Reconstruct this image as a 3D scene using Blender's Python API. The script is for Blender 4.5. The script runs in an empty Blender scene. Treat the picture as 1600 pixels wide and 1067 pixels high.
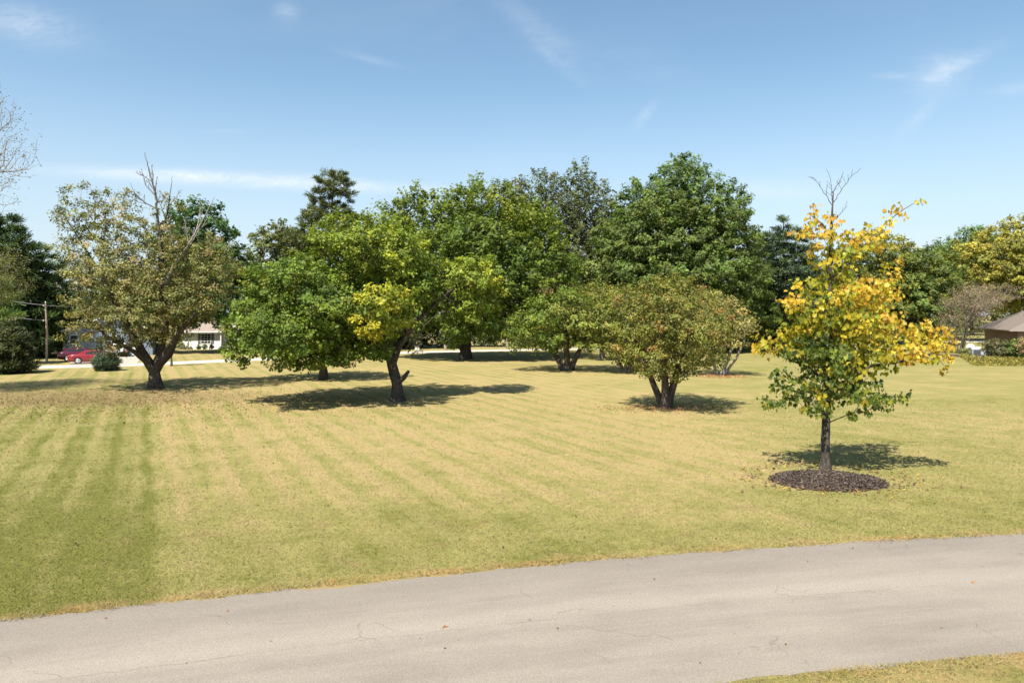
import bpy, math, random
import numpy as np
from mathutils import Vector, Matrix
rad = math.radians
S = bpy.context.scene

# ------------------------------------------------------------------ camera, sky, sun, exposure
FOC, HOR, CAMH = 1100.0, 492.0, 5.0
cd = bpy.data.cameras.new('camera'); cam = bpy.data.objects.new('camera', cd)
S.collection.objects.link(cam); S.camera = cam
cam.location = (0, 0, CAMH); cam.rotation_euler = (rad(90), 0, 0)
cd.sensor_width = 36; cd.lens = FOC/1600*36; cd.shift_y = -(533.5-HOR)/1600
cd.clip_start = 0.1; cd.clip_end = 5000
S.view_settings.view_transform = 'Standard'; S.view_settings.look = 'None'
S.view_settings.exposure = 1.05; S.view_settings.gamma = 1
SUN_EL, SUN_DX, SUN_DY = 58.0, 0.46, 0.89            # shadows fall towards +x +y
sd = bpy.data.lights.new('sun', 'SUN'); sun = bpy.data.objects.new('sun', sd); S.collection.objects.link(sun)
sd.energy = 5.0; sd.angle = rad(0.53); sd.color = (1.0, 0.94, 0.84)
h = math.cos(rad(SUN_EL)); n_ = math.hypot(SUN_DX, SUN_DY)
ldir = Vector((SUN_DX/n_*h, SUN_DY/n_*h, -math.sin(rad(SUN_EL))))
sun.rotation_euler = ldir.to_track_quat('-Z', 'Y').to_euler()

class NT:
    """tiny helper to write node trees as expressions"""
    def __init__(s, tree): s.t = tree; s.L = tree.links
    def n(s, typ, **kw):
        o = s.t.nodes.new(typ)
        for k, v in kw.items(): setattr(o, k, v)
        return o
    def put(s, sock, v):
        if isinstance(v, bpy.types.NodeSocket): s.L.new(v, sock)
        elif v is not None: sock.default_value = v
    def m(s, op, a, b=None, c=None, clamp=False):
        o = s.n('ShaderNodeMath', operation=op, use_clamp=clamp)
        s.put(o.inputs[0], a)
        if b is not None: s.put(o.inputs[1], b)
        if c is not None: s.put(o.inputs[2], c)
        return o.outputs[0]
    def vm(s, op, a, b=None):
        o = s.n('ShaderNodeVectorMath', operation=op); s.put(o.inputs[0], a)
        if b is not None: s.put(o.inputs[1], b)
        return o.outputs[0]
    def noise(s, vec, scale, detail=4, rough=0.55, dist=0.0):
        o = s.n('ShaderNodeTexNoise'); s.put(o.inputs['Vector'], vec)
        o.inputs['Scale'].default_value = scale; o.inputs['Detail'].default_value = detail
        o.inputs['Roughness'].default_value = rough; o.inputs['Distortion'].default_value = dist
        return o.outputs['Fac']
    def ramp(s, f, lo, hi, a=0.0, b=1.0):
        o = s.n('ShaderNodeMapRange'); o.interpolation_type = 'SMOOTHSTEP'
        s.put(o.inputs[0], f)
        for i, v in enumerate((lo, hi, a, b)): o.inputs[i+1].default_value = v
        return o.outputs[0]
    def mix(s, f, a, b, mode='MIX'):
        o = s.n('ShaderNodeMix', data_type='RGBA', blend_type=mode)
        s.put(o.inputs[0], f)
        for k, v in ((6, a), (7, b)):
            if isinstance(v, (tuple, list)): v = (*v[:3], 1)
            s.put(o.inputs[k], v)
        return o.outputs[2]
    def comb(s, x, y, z):
        o = s.n('ShaderNodeCombineXYZ')
        for i, v in enumerate((x, y, z)): s.put(o.inputs[i], v)
        return o.outputs[0]
    def sep(s, v):
        o = s.n('ShaderNodeSeparateXYZ'); s.L.new(v, o.inputs[0]); return o.outputs

W = bpy.data.worlds.new('World'); S.world = W; W.use_nodes = True
W.node_tree.nodes.clear(); w = NT(W.node_tree)
sky = w.n('ShaderNodeTexSky', sky_type='NISHITA'); sky.sun_disc = False
sky.sun_elevation = rad(SUN_EL)
sky.sun_rotation = math.atan2(-SUN_DX, -SUN_DY)      # towards the sun
sky.altitude = 200; sky.air_density = 1.0; sky.dust_density = 0.6; sky.ozone_density = 1.5
tc = w.n('ShaderNodeTexCoord'); dx, dy, dz = w.sep(tc.outputs['Generated'])
yy = w.m('MAXIMUM', dy, 0.02)
U = w.m('DIVIDE', dx, yy); V = w.m('DIVIDE', dz, yy)
CL = [  # px, py, rx, ry, slope, strength : wisps of cirrus, as directions in the sky
 (330, 278, 190, 9, .045, 1.25), (600, 294, 120, 7, .03, .40), (1215, 297, 90, 14, .03, .35), (40, 38, 75, 24, .22, .5),
 (447, 22, 17, 15, .5, .35), (838, 45, 60, 16, .75, .22), (1468, 118, 34, 26, -.35, .5), (1500, 100, 50, 9, -.45, .35),
 (1435, 185, 30, 9, -.9, .25), (1010, 178, 20, 7, -1.2, .3), (865, 90, 45, 9, .9, .2), (1590, 138, 35, 8, -.15, .3),
 (575, 92, 45, 5, .25, .18), (350, 206, 25, 3, 0, .2), (1400, 120, 26, 5, 0, .3), (980, 100, 120, 30, .2, .08)]
fib = w.noise(w.comb(w.m('MULTIPLY', U, 5.0), w.m('MULTIPLY', V, 22.0), 0.0), 1.6, 7, .62, .8)
fin = w.noise(w.comb(w.m('MULTIPLY', U, 14.0), w.m('MULTIPLY', V, 26.0), 3.0), 2.0, 8, .65, 1.2)
mot = w.ramp(w.m('ADD', w.m('MULTIPLY', fib, .5), w.m('MULTIPLY', fin, .5)), .30, .68, .25, 1.1)
tot = None
for px, py, rx, ry, sl, st in CL:
    u0, v0 = (px-800)/FOC, (HOR-py)/FOC; a = math.atan(-sl)
    du = w.m('SUBTRACT', U, u0); dv = w.m('SUBTRACT', V, v0)
    p = w.m('ADD', w.m('MULTIPLY', du, math.cos(a)), w.m('MULTIPLY', dv, math.sin(a)))
    q = w.m('SUBTRACT', w.m('MULTIPLY', dv, math.cos(a)), w.m('MULTIPLY', du, math.sin(a)))
    p = w.m('POWER', w.m('ABSOLUTE', w.m('DIVIDE', p, rx/FOC)), 2.0); q = w.m('POWER', w.m('ABSOLUTE', w.m('DIVIDE', q, ry/FOC)), 2.0)
    e = w.m('MULTIPLY', w.m('EXPONENT', w.m('MULTIPLY', w.m('ADD', p, q), -0.8)), st*.62)
    tot = e if tot is None else w.m('ADD', tot, e)
veil = w.ramp(w.noise(w.comb(w.m('MULTIPLY', U, 1.2), w.m('MULTIPLY', V, 4.0), 9.0), 1.4, 6, .6, .5), .45, .8, 0.0, .05)
cf = w.m('ADD', w.m('MULTIPLY', tot, mot), veil, clamp=True)
cf = w.m('MULTIPLY', cf, w.ramp(dy, .05, .2))
SKY_TINT = (1.06, 1.15, 1.07, 1)
base = w.mix(1.0, sky.outputs[0], SKY_TINT, 'MULTIPLY')
base = w.mix(w.ramp(dz, -.02, .34, .85, 0), base, (4.1, 4.6, 5.25))
skyc = w.mix(cf, base, (6.3, 6.5, 6.75))
bg = w.n('ShaderNodeBackground'); bg.inputs[1].default_value = 0.082; w.L.new(skyc, bg.inputs[0])
wo = w.n('ShaderNodeOutputWorld'); w.L.new(bg.outputs[0], wo.inputs[0])

# ------------------------------------------------------------------ object helpers
def link(o): S.collection.objects.link(o); return o
def tag(o, label=None, cat=None, group=None, kind=None):
    if label: o['label'] = label
    if cat: o['category'] = cat
    if group: o['group'] = group
    if kind: o['kind'] = kind
    return o
def empty(name, loc, rz=0):
    o = bpy.data.objects.new(name, None); link(o); o.location = loc; o.rotation_euler = (0, 0, rz)
    o.empty_display_size = .3; return o
def make_mesh(name, V, F, mat, parent=None, loc=(0, 0, 0), smooth=False, mats=None, midx=None):
    """V list of points, F list of index tuples"""
    me = bpy.data.meshes.new(name); me.from_pydata([tuple(v) for v in V], [], F)
    for m_ in (mats or [mat]): me.materials.append(m_)
    if midx is not None: me.polygons.foreach_set('material_index', midx)
    if smooth: me.polygons.foreach_set('use_smooth', [True]*len(F))
    me.update()
    o = bpy.data.objects.new(name, me); link(o); o.location = loc
    if parent: o.parent = parent
    return o
def np_mesh(name, V, F, mat, parent=None, loc=(0, 0, 0), smooth=False, col=None):
    """V (n,3) array, F (m,k) array of one face size; col (m,3) face colours"""
    me = bpy.data.meshes.new(name); n, (m, k) = len(V), F.shape
    me.vertices.add(n); me.vertices.foreach_set('co', np.ascontiguousarray(V, dtype=np.float32).ravel())
    me.loops.add(m*k); me.loops.foreach_set('vertex_index', np.ascontiguousarray(F, dtype=np.int32).ravel())
    me.polygons.add(m); me.polygons.foreach_set('loop_start', np.arange(0, m*k, k, dtype=np.int32))
    try: me.polygons.foreach_set('loop_total', np.full(m, k, dtype=np.int32))
    except Exception: pass
    if smooth: me.polygons.foreach_set('use_smooth', np.ones(m, dtype=bool))
    me.update(calc_edges=True)
    if col is not None:
        a = me.attributes.new('tint', 'FLOAT_COLOR', 'FACE')
        c = np.ones((m, 4), dtype=np.float32); c[:, :3] = col; a.data.foreach_set('color', c.ravel())
    me.materials.append(mat)
    o = bpy.data.objects.new(name, me); link(o); o.location = loc
    if parent: o.parent = parent
    return o
class MB:
    """collects boxes, prisms, cylinders into one mesh"""
    def __init__(s): s.V = []; s.F = []
    def add(s, V, F):
        k = len(s.V); s.V += [tuple(v) for v in V]; s.F += [tuple(i+k for i in f) for f in F]; return s
    def box(s, x0, x1, y0, y1, z0, z1, M=None):
        v = [(x, y, z) for z in (z0, z1) for y in (y0, y1) for x in (x0, x1)]
        if M is not None: v = [M @ Vector(p) for p in v]
        return s.add(v, [(0, 2, 3, 1), (4, 5, 7, 6), (0, 1, 5, 4), (2, 6, 7, 3), (0, 4, 6, 2), (1, 3, 7, 5)])
    def bbox(s, x0, x1, y0, y1, z0, z1, b):
        """box with chamfered vertical and top edges"""
        r = [(x0+b, y0), (x1-b, y0), (x1, y0+b), (x1, y1-b), (x1-b, y1), (x0+b, y1), (x0, y1-b), (x0, y0+b)]
        cx, cy = (x0+x1)/2, (y0+y1)/2
        V_ = [(x, y, z0) for x, y in r]+[(x, y, z1-b) for x, y in r]
        V_ += [(x+(b if x < cx else -b)*.8, y+(b if y < cy else -b)*.8, z1) for x, y in r]
        F_ = [tuple(range(7, -1, -1)), tuple(range(16, 24))]
        for l in (0, 8):
            for i in range(8): j = (i+1) % 8; F_.append((l+i, l+j, l+8+j, l+8+i))
        return s.add(V_, F_)
    def cyl(s, p, q, r0, r1=None, n=12):
        r1 = r0 if r1 is None else r1; p, q = Vector(p), Vector(q); d = (q-p).normalized()
        a = d.orthogonal().normalized(); b = d.cross(a)
        V_ = [p+(a*math.cos(t)+b*math.sin(t))*r0 for t in [2*math.pi*i/n for i in range(n)]]
        V_ += [q+(a*math.cos(t)+b*math.sin(t))*r1 for t in [2*math.pi*i/n for i in range(n)]]
        return s.add(V_, [(i, (i+1) % n, n+(i+1) % n, n+i) for i in range(n)]+[tuple(range(n-1, -1, -1)), tuple(range(n, 2*n))])
    def prism(s, poly, y0, y1):
        """polygon in xz extruded along y"""
        n = len(poly); V_ = [(x, y0, z) for x, z in poly]+[(x, y1, z) for x, z in poly]
        return s.add(V_, [tuple(range(n)), tuple(range(2*n-1, n-1, -1))]+[(i, n+i, n+(i+1) % n, (i+1) % n) for i in range(n)])
    def build(s, name, mat, parent=None, loc=(0, 0, 0), smooth=False): return make_mesh(name, s.V, s.F, mat, parent, loc, smooth)

def gd(y): return CAMH*FOC/(y-HOR)                      # distance of the ground seen at that height in the photograph
def at(px, d, py=None):                                 # a place in the world, d metres out
    return Vector(((px-800)/FOC*d, d, 0 if py is None else CAMH-(py-HOR)*d/FOC))

# ------------------------------------------------------------------ materials
def mat(name, col, rough=.8, spec=.3, metal=0, var=.0, vscale=3.0, bump=0, bscale=20, coat=0, fine=0):
    m_ = bpy.data.materials.new(name); m_.use_nodes = True; t = NT(m_.node_tree)
    b = m_.node_tree.nodes['Principled BSDF']
    b.inputs['Roughness'].default_value = rough; b.inputs['Specular IOR Level'].default_value = spec
    b.inputs['Metallic'].default_value = metal; b.inputs['Coat Weight'].default_value = coat
    c = (*col, 1); b.inputs['Base Color'].default_value = c
    o = t.n('ShaderNodeTexCoord').outputs['Object']
    if var:
        f = t.noise(o, vscale, 5, .6)
        c2 = t.mix(t.ramp(f, .3, .7), [x*(1-var) for x in col], [min(1, x*(1+var)) for x in col])
        if fine: c2 = t.mix(t.ramp(t.noise(o, vscale*fine, 3, .7), .35, .65, 0, .5), c2, [x*(1-var*1.2) for x in col])
        t.L.new(c2, b.inputs['Base Color'])
    if bump:
        bn = t.n('ShaderNodeBump'); bn.inputs['Strength'].default_value = bump; bn.inputs['Distance'].default_value = .02
        t.L.new(t.noise(o, bscale, 5, .65), bn.inputs['Height']); t.L.new(bn.outputs[0], b.inputs['Normal'])
    return m_
def leaf_mat(name, trans=.32, rough=.5, spec=.35):
    m_ = bpy.data.materials.new(name); m_.use_nodes = True; t = NT(m_.node_tree); N = m_.node_tree.nodes
    b = N['Principled BSDF']; out = N['Material Output']
    a = t.n('ShaderNodeAttribute', attribute_name='tint')
    t.L.new(a.outputs['Color'], b.inputs['Base Color']); b.inputs['Roughness'].default_value = rough
    b.inputs['Specular IOR Level'].default_value = spec
    tr = t.n('ShaderNodeBsdfTranslucent')
    t.L.new(t.mix(1.0, a.outputs['Color'], (1.25, 1.35, .6), 'MULTIPLY'), tr.inputs[0])
    mx = t.n('ShaderNodeMixShader'); mx.inputs[0].default_value = trans
    t.L.new(b.outputs[0], mx.inputs[1]); t.L.new(tr.outputs[0], mx.inputs[2]); t.L.new(mx.outputs[0], out.inputs[0])
    return m_
def bark_mat(name, c1, c2, sc=6):
    m_ = bpy.data.materials.new(name); m_.use_nodes = True; t = NT(m_.node_tree); b = m_.node_tree.nodes['Principled BSDF']
    o = t.n('ShaderNodeTexCoord').outputs['Object']; x, y, z = t.sep(o)
    v = t.comb(t.m('MULTIPLY', x, 4.0), t.m('MULTIPLY', y, 4.0), t.m('MULTIPLY', z, .7))
    f = t.noise(v, sc, 6, .65, .4); g = t.noise(o, 1.3, 3)
    c = t.mix(t.ramp(f, .35, .65), c1, c2); c = t.mix(t.ramp(g, .4, .7, 0, .4), c, [k*.6 for k in c1])
    t.L.new(c, b.inputs['Base Color']); b.inputs['Roughness'].default_value = .95; b.inputs['Specular IOR Level'].default_value = .15
    bn = t.n('ShaderNodeBump'); bn.inputs['Strength'].default_value = .9; bn.inputs['Distance'].default_value = .03
    t.L.new(f, bn.inputs['Height']); t.L.new(bn.outputs[0], b.inputs['Normal'])
    return m_
LEAF = leaf_mat('leaf', .30, .55, .2); NEEDLE = leaf_mat('needle', .12, .6, .25); YLEAF = leaf_mat('maple_leaf', .42, .5, .3)
BARK = bark_mat('bark_brown', (.036, .029, .023), (.125, .105, .085)); BARKG = bark_mat('bark_grey', (.06, .053, .045), (.19, .17, .145))
BARKP = bark_mat('bark_pale', (.18, .16, .135), (.36, .32, .28)); WOOD = bark_mat('pole_wood', (.20, .15, .11), (.42, .33, .26), 3)

# ------------------------------------------------------------------ ground
EA, EB, EC, DW = 13.92, .245, .0055, 5.05               # near edge of the lawn along the drive
def edge(x):
    x = np.asarray(x, float); c = np.clip(x, -15, 15)
    return EA+EB*c-EC*c*c+(EB-2*EC*c)*(x-c)
def lawn_colour(t):
    """colour of the turf from its place in the world"""
    P = t.n('ShaderNodeNewGeometry').outputs['Position']; x, y, z = t.sep(P)
    P2 = t.comb(x, y, 0.0)
    u = t.m('DIVIDE', t.m('ADD', x, t.m('MULTIPLY', y, .5242)), 1.129)
    wob = t.m('MULTIPLY', t.m('SUBTRACT', t.noise(P2, .35, 3), .5), .55)
    uu = t.m('ADD', u, wob)
    big = t.noise(P2, .11, 5, .6); mid = t.noise(P2, .55, 5, .65, .4); sml = t.noise(P2, 3.2, 5, .7); fin = t.noise(P2, 19, 4, .75)
    along = t.m('SUBTRACT', t.m('MULTIPLY', y, .886), t.m('MULTIPLY', x, .464))
    strk = t.noise(t.comb(t.m('MULTIPLY', uu, 1.6), t.m('MULTIPLY', along, .12), 2.0), 1.0, 4, .6)
    stripe = t.m('ADD', t.m('MULTIPLY', t.m('SINE', t.m('MULTIPLY', uu, 2*math.pi/1.3)), .7), t.m('MULTIPLY', t.m('SINE', t.m('MULTIPLY', uu, 2*math.pi/.52)), .35)); stripe = t.m('MULTIPLY', stripe, t.ramp(t.noise(P2, .18, 3), .3, .6, .35, 1.2))
    rowx = t.noise(t.comb(t.m('MULTIPLY', x, .10), t.m('MULTIPLY', t.m('ADD', y, t.m('MULTIPLY', x, .25)), .9), 5.0), 1.0, 5, .65)
    # greenness
    ue = t.m('ADD', uu, t.m('ADD', t.m('MULTIPLY', t.m('SUBTRACT', t.noise(P2, 1.1, 4, .7), .5), .7), t.m('MULTIPLY', t.m('SUBTRACT', t.noise(P2, .25, 2), .5), .9)))
    left = t.m('MULTIPLY', t.ramp(ue, .02, .5, 1, 0), t.ramp(uu, -9.0, -4.0, .45, 1))
    left = t.m('MULTIPLY', left, t.ramp(y, 40, 56, 1, .35))
    near = t.ramp(y, 13.5, 24.0, .40, 0.0)
    right = t.ramp(x, 5.0, 16.0, 0, .20)
    far = t.ramp(y, 55.0, 90.0, 0, .10)
    g = t.m('ADD', t.m('MULTIPLY', left, t.m('ADD', .40, t.m('MULTIPLY', stripe, .06))), near); g = t.m('ADD', g, right); g = t.m('ADD', g, far)
    g = t.m('ADD', g, t.m('MULTIPLY', t.m('SUBTRACT', mid, .5), 1.05))
    g = t.m('ADD', g, t.m('MULTIPLY', t.m('SUBTRACT', big, .5), .8))
    g = t.m('ADD', g, t.m('MULTIPLY', t.m('SUBTRACT', sml, .5), .65))
    g = t.m('ADD', g, t.m('MULTIPLY', t.m('SUBTRACT', fin, .5), .3))
    g = t.m('ADD', g, t.m('MULTIPLY', t.m('SUBTRACT', strk, .5), .45))
    g = t.m('ADD', g, t.m('MULTIPLY', t.m('SUBTRACT', rowx, .5), t.ramp(x, -2, 12, .1, .7)))
    g = t.m('ADD', g, t.m('MULTIPLY', stripe, t.m('MULTIPLY', t.ramp(x, 0, 14, .26, .08), t.ramp(y, 14, 24, .3, 1))))
    g = t.m('ADD', g, .18, clamp=True)
    c = t.mix(t.ramp(g, 0.0, .45), (.325, .255, .118), (.235, .215, .078))
    c = t.mix(t.ramp(g, .35, .95), c, (.135, .138, .034))
    # worn reddish thatch patches
    c = t.mix(t.m('MULTIPLY', t.ramp(t.noise(P2, .8, 4, .7, .3), .56, .72), t.ramp(y, 14, 30, .55, .15)), c, (.225, .16, .08))
    # dry fringe beside the drive on both sides
    cx = t.m('MINIMUM', t.m('MAXIMUM', x, -15.0), 15.0)
    ed = t.m('ADD', t.m('ADD', EA, t.m('MULTIPLY', cx, EB)), t.m('MULTIPLY', t.m('MULTIPLY', cx, cx), -EC))
    de = t.m('SUBTRACT', y, ed); dl = t.m('SUBTRACT', t.m('SUBTRACT', ed, DW), y)
    jit = t.m('MULTIPLY', t.m('SUBTRACT', t.noise(P2, 1.4, 4, .7), .5), 1.0)
    fr = t.m('MAXIMUM', t.ramp(t.m('ADD', t.m('ABSOLUTE', de), jit), .12, .62, 1, 0), t.ramp(t.m('ADD', t.m('ABSOLUTE', dl), jit), .3, 1.5, 1, 0))
    fr = t.m('MULTIPLY', fr, t.ramp(t.noise(P2, .9, 4, .7), .40, .60, .15, 1))
    c = t.mix(t.m('MULTIPLY', fr, .7), c, (.30, .21, .10))
    # old dark leaf litter ground at the foot of the big left tree
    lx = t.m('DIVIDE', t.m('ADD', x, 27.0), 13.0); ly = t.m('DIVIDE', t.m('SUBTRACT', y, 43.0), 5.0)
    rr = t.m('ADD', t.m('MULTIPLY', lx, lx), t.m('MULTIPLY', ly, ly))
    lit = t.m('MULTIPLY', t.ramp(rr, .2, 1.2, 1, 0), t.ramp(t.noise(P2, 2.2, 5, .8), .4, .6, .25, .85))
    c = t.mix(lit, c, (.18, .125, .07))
    v = t.m('ADD', t.m('MULTIPLY', t.noise(P2, 38, 4, .85), .75), .625)
    v = t.m('MULTIPLY', v, t.m('ADD', t.m('MULTIPLY', stripe, .045), 1.0))
    return t.mix(1.0, c, t.comb(v, v, v), 'MULTIPLY'), P2, fin
def lawn_mat(blade):
    m_ = bpy.data.materials.new('lawn_blade' if blade else 'lawn'); m_.use_nodes = True
    t = NT(m_.node_tree); b = m_.node_tree.nodes['Principled BSDF']
    c, P2, fin = lawn_colour(t)
    b.inputs['Roughness'].default_value = .9; b.inputs['Specular IOR Level'].default_value = .12
    if blade:
        a = t.n('ShaderNodeAttribute', attribute_name='tint'); c = t.mix(1.0, c, a.outputs['Color'], 'MULTIPLY')
        g = t.n('ShaderNodeNewGeometry').outputs['Normal']; gz = t.vm('ADD', t.vm('MULTIPLY', g, (.5, .5, .5)), (0.0, 0.0, 1.0)); t.L.new(t.vm('NORMALIZE', gz), b.inputs['Normal'])
    else:
        c = t.mix(1.0, c, (.92, .90, .86), 'MULTIPLY')
        bn = t.n('ShaderNodeBump'); bn.inputs['Strength'].default_value = .55; bn.inputs['Distance'].default_value = .05
        t.L.new(t.m('ADD', t.noise(P2, 30, 4, .8), t.m('MULTIPLY', t.noise(P2, 6, 3, .6), 1.5)), bn.inputs['Height']); t.L.new(bn.outputs[0], b.inputs['Normal'])
    t.L.new(c, b.inputs['Base Color'])
    return m_
LAWN = lawn_mat(False); BLADE = lawn_mat(True)
gx = [-1800, -300, -120, -60, -30, 0, 30, 60, 120, 300, 1800]; gy = [-300, -40, 0, 20, 50, 100, 160, 300, 2600]
GV = [(x, y, 0) for y in gy for x in gx]; nx = len(gx)
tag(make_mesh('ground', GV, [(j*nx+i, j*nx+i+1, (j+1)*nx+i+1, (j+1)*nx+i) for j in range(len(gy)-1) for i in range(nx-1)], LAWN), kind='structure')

# asphalt drive
def asphalt():
    m_ = bpy.data.materials.new('asphalt'); m_.use_nodes = True; t = NT(m_.node_tree); b = m_.node_tree.nodes['Principled BSDF']
    P = t.n('ShaderNodeNewGeometry').outputs['Position']; x, y, z = t.sep(P)
    cx = t.m('MINIMUM', t.m('MAXIMUM', x, -15.0), 15.0)
    ed = t.m('ADD', t.m('ADD', EA, t.m('MULTIPLY', cx, EB)), t.m('MULTIPLY', t.m('MULTIPLY', cx, cx), -EC))
    v = t.m('SUBTRACT', ed, y)                           # metres in from the lawn edge
    along = t.comb(t.m('MULTIPLY', x, .16), t.m('MULTIPLY', v, 1.0), 0.0)
    f1 = t.noise(P, .35, 4, .6, .3); f2 = t.noise(along, 1.5, 5, .65); f3 = t.noise(P, 110, 3, .8); f4 = t.noise(P, 9, 5, .7)
    c = t.mix(t.ramp(f2, .3, .7), (.180, .163, .145), (.228, .209, .186))
    c = t.mix(t.ramp(f1, .35, .7, 0, .5), c, (.245, .225, .198))
    # darker first metre beside the lawn, pale worn wheel path
    c = t.mix(t.m('MULTIPLY', t.ramp(v, .3, 1.7, .55, 0), t.ramp(f4, .3, .7, .6, 1)), c, (.155, .141, .127))
    wp = t.m('SUBTRACT', v, t.m('ADD', 1.95, t.m('MULTIPLY', f1, .5)))
    c = t.mix(t.ramp(t.m('ABSOLUTE', wp), .0, .5, .5, 0), c, (.272, .250, .220))
    c = t.mix(t.ramp(f4, .5, .75, 0, .22), c, (.163, .15, .135))
    f5 = t.noise(P, 38, 2, .9); vf = t.m('ADD', t.m('MULTIPLY', f5, 1.1), t.m('ADD', -.18, t.m('MULTIPLY', f3, 1.26))); c = t.mix(1.0, c, t.comb(t.m('MULTIPLY', vf, 1.02), t.m('MULTIPLY', vf, .965), t.m('MULTIPLY', vf, .90)), 'MULTIPLY')
    vo2 = t.n('ShaderNodeTexVoronoi'); vo2.inputs['Scale'].default_value = 55; t.L.new(P, vo2.inputs['Vector'])
    c = t.mix(t.m('MULTIPLY', t.ramp(vo2.outputs['Distance'], .16, .3, 1, 0), t.ramp(t.noise(P, 60, 2), .55, .6)), c, (.12, .11, .10))
    # cracks
    wob = t.n('ShaderNodeTexNoise'); wob.inputs['Scale'].default_value = 1.7; wob.inputs['Detail'].default_value = 6; t.L.new(P, wob.inputs['Vector'])
    dv = t.vm('ADD', P, t.vm('SCALE', wob.outputs['Color']))
    dv.node.inputs[1].links[0].from_node.inputs['Scale'].default_value = .8
    vo = t.n('ShaderNodeTexVoronoi', feature='DISTANCE_TO_EDGE'); vo.inputs['Scale'].default_value = .42; t.L.new(dv, vo.inputs['Vector'])
    ck = t.m('MULTIPLY', t.ramp(vo.outputs['Distance'], .0015, .007, 1, 0), t.ramp(t.noise(P, .5, 3), .50, .60))
    seam = t.m('SUBTRACT', v, t.m('ADD', 2.35, t.m('MULTIPLY', t.noise(P, 1.6, 5, .7), .3)))
    ck = t.m('MAXIMUM', ck, t.m('MULTIPLY', t.ramp(t.m('ABSOLUTE', seam), .004, .02, .8, 0), t.ramp(t.noise(P, .8, 3), .35, .55)))
    c = t.mix(t.m('MULTIPLY', ck, .36), c, (.10, .085, .07))
    t.L.new(c, b.inputs['Base Color']); b.inputs['Roughness'].default_value = .9; b.inputs['Specular IOR Level'].default_value = .25
    bn = t.n('ShaderNodeBump'); bn.inputs['Strength'].default_value = .5; bn.inputs['Distance'].default_value = .008
    t.L.new(t.m('SUBTRACT', f3, t.m('MULTIPLY', ck, 1.5)), bn.inputs['Height']); t.L.new(bn.outputs[0], b.inputs['Normal'])
    return m_
rng = np.random.default_rng(5)
xs = np.arange(-45, 60.01, .12)
def wig(n, a, k):                                        # ragged edge
    r = rng.normal(0, 1, n); f = np.convolve(r, np.ones(k)/k, 'same'); return f*a*math.sqrt(k)
up = edge(xs)+wig(len(xs), .035, 9)+wig(len(xs), .022, 2)+wig(len(xs), .03, 40); lo = edge(xs)-DW+wig(len(xs), .035, 9)+wig(len(xs), .02, 2)
n = len(xs); Vd = np.zeros((2*n, 3)); Vd[:n, 0] = xs; Vd[:n, 1] = lo; Vd[n:, 0] = xs; Vd[n:, 1] = up; Vd[:, 2] = .004
i = np.arange(n-1); tag(np_mesh('driveway', Vd, np.stack([i, i+1, n+i+1, n+i], 1), asphalt()), kind='structure')

# pale concrete road far off, and the forecourt of the left house
CONC = mat('concrete', (.44, .405, .355), .85, .3, var=.12, vscale=.6, fine=9)
def ribbon(name, pts, hw, z, m_):
    P = [Vector(p) for p in pts]; Q = []
    for k in range(len(P)-1):                            # catmull-rom
        a, b, c, d = P[max(k-1, 0)], P[k], P[k+1], P[min(k+2, len(P)-1)]
        for s in range(8):
            u = s/8; Q.append(.5*((2*b)+(c-a)*u+(2*a-5*b+4*c-d)*u*u+(3*b-a-3*c+d)*u**3))
    Q.append(P[-1]); V_ = []
    for k, q in enumerate(Q):
        d = (Q[min(k+1, len(Q)-1)]-Q[max(k-1, 0)]).normalized(); nrm = Vector((-d.y, d.x))
        for s in (-1, 1): p = q+nrm*s*hw; V_.append((p.x, p.y, z))
    return make_mesh(name, V_, [(2*k, 2*k+2, 2*k+3, 2*k+1) for k in range(len(Q)-1)], m_)
tag(ribbon('road', [(-130, 48), (-80, 58), (-45.4, 67.5), (-33.8, 74.4), (-13.7, 93.5), (5.6, 102), (41, 113), (84, 131), (160, 168), (300, 240)], 2.25, .004, CONC), kind='structure')
fp = [at(px, gd(y)) for px, y in ((108, 573), (212, 570), (226, 553), (205, 548.5), (158, 548.5), (112, 562.5))]
tag(make_mesh('parking_apron', [(p.x, p.y, .008) for p in fp], [tuple(range(6))], mat('gravel', (.38, .33, .275), .95, .2, var=.2, vscale=1.5, fine=12)), kind='structure')
# path of worn lawn / kerb beyond road is left as turf

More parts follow.
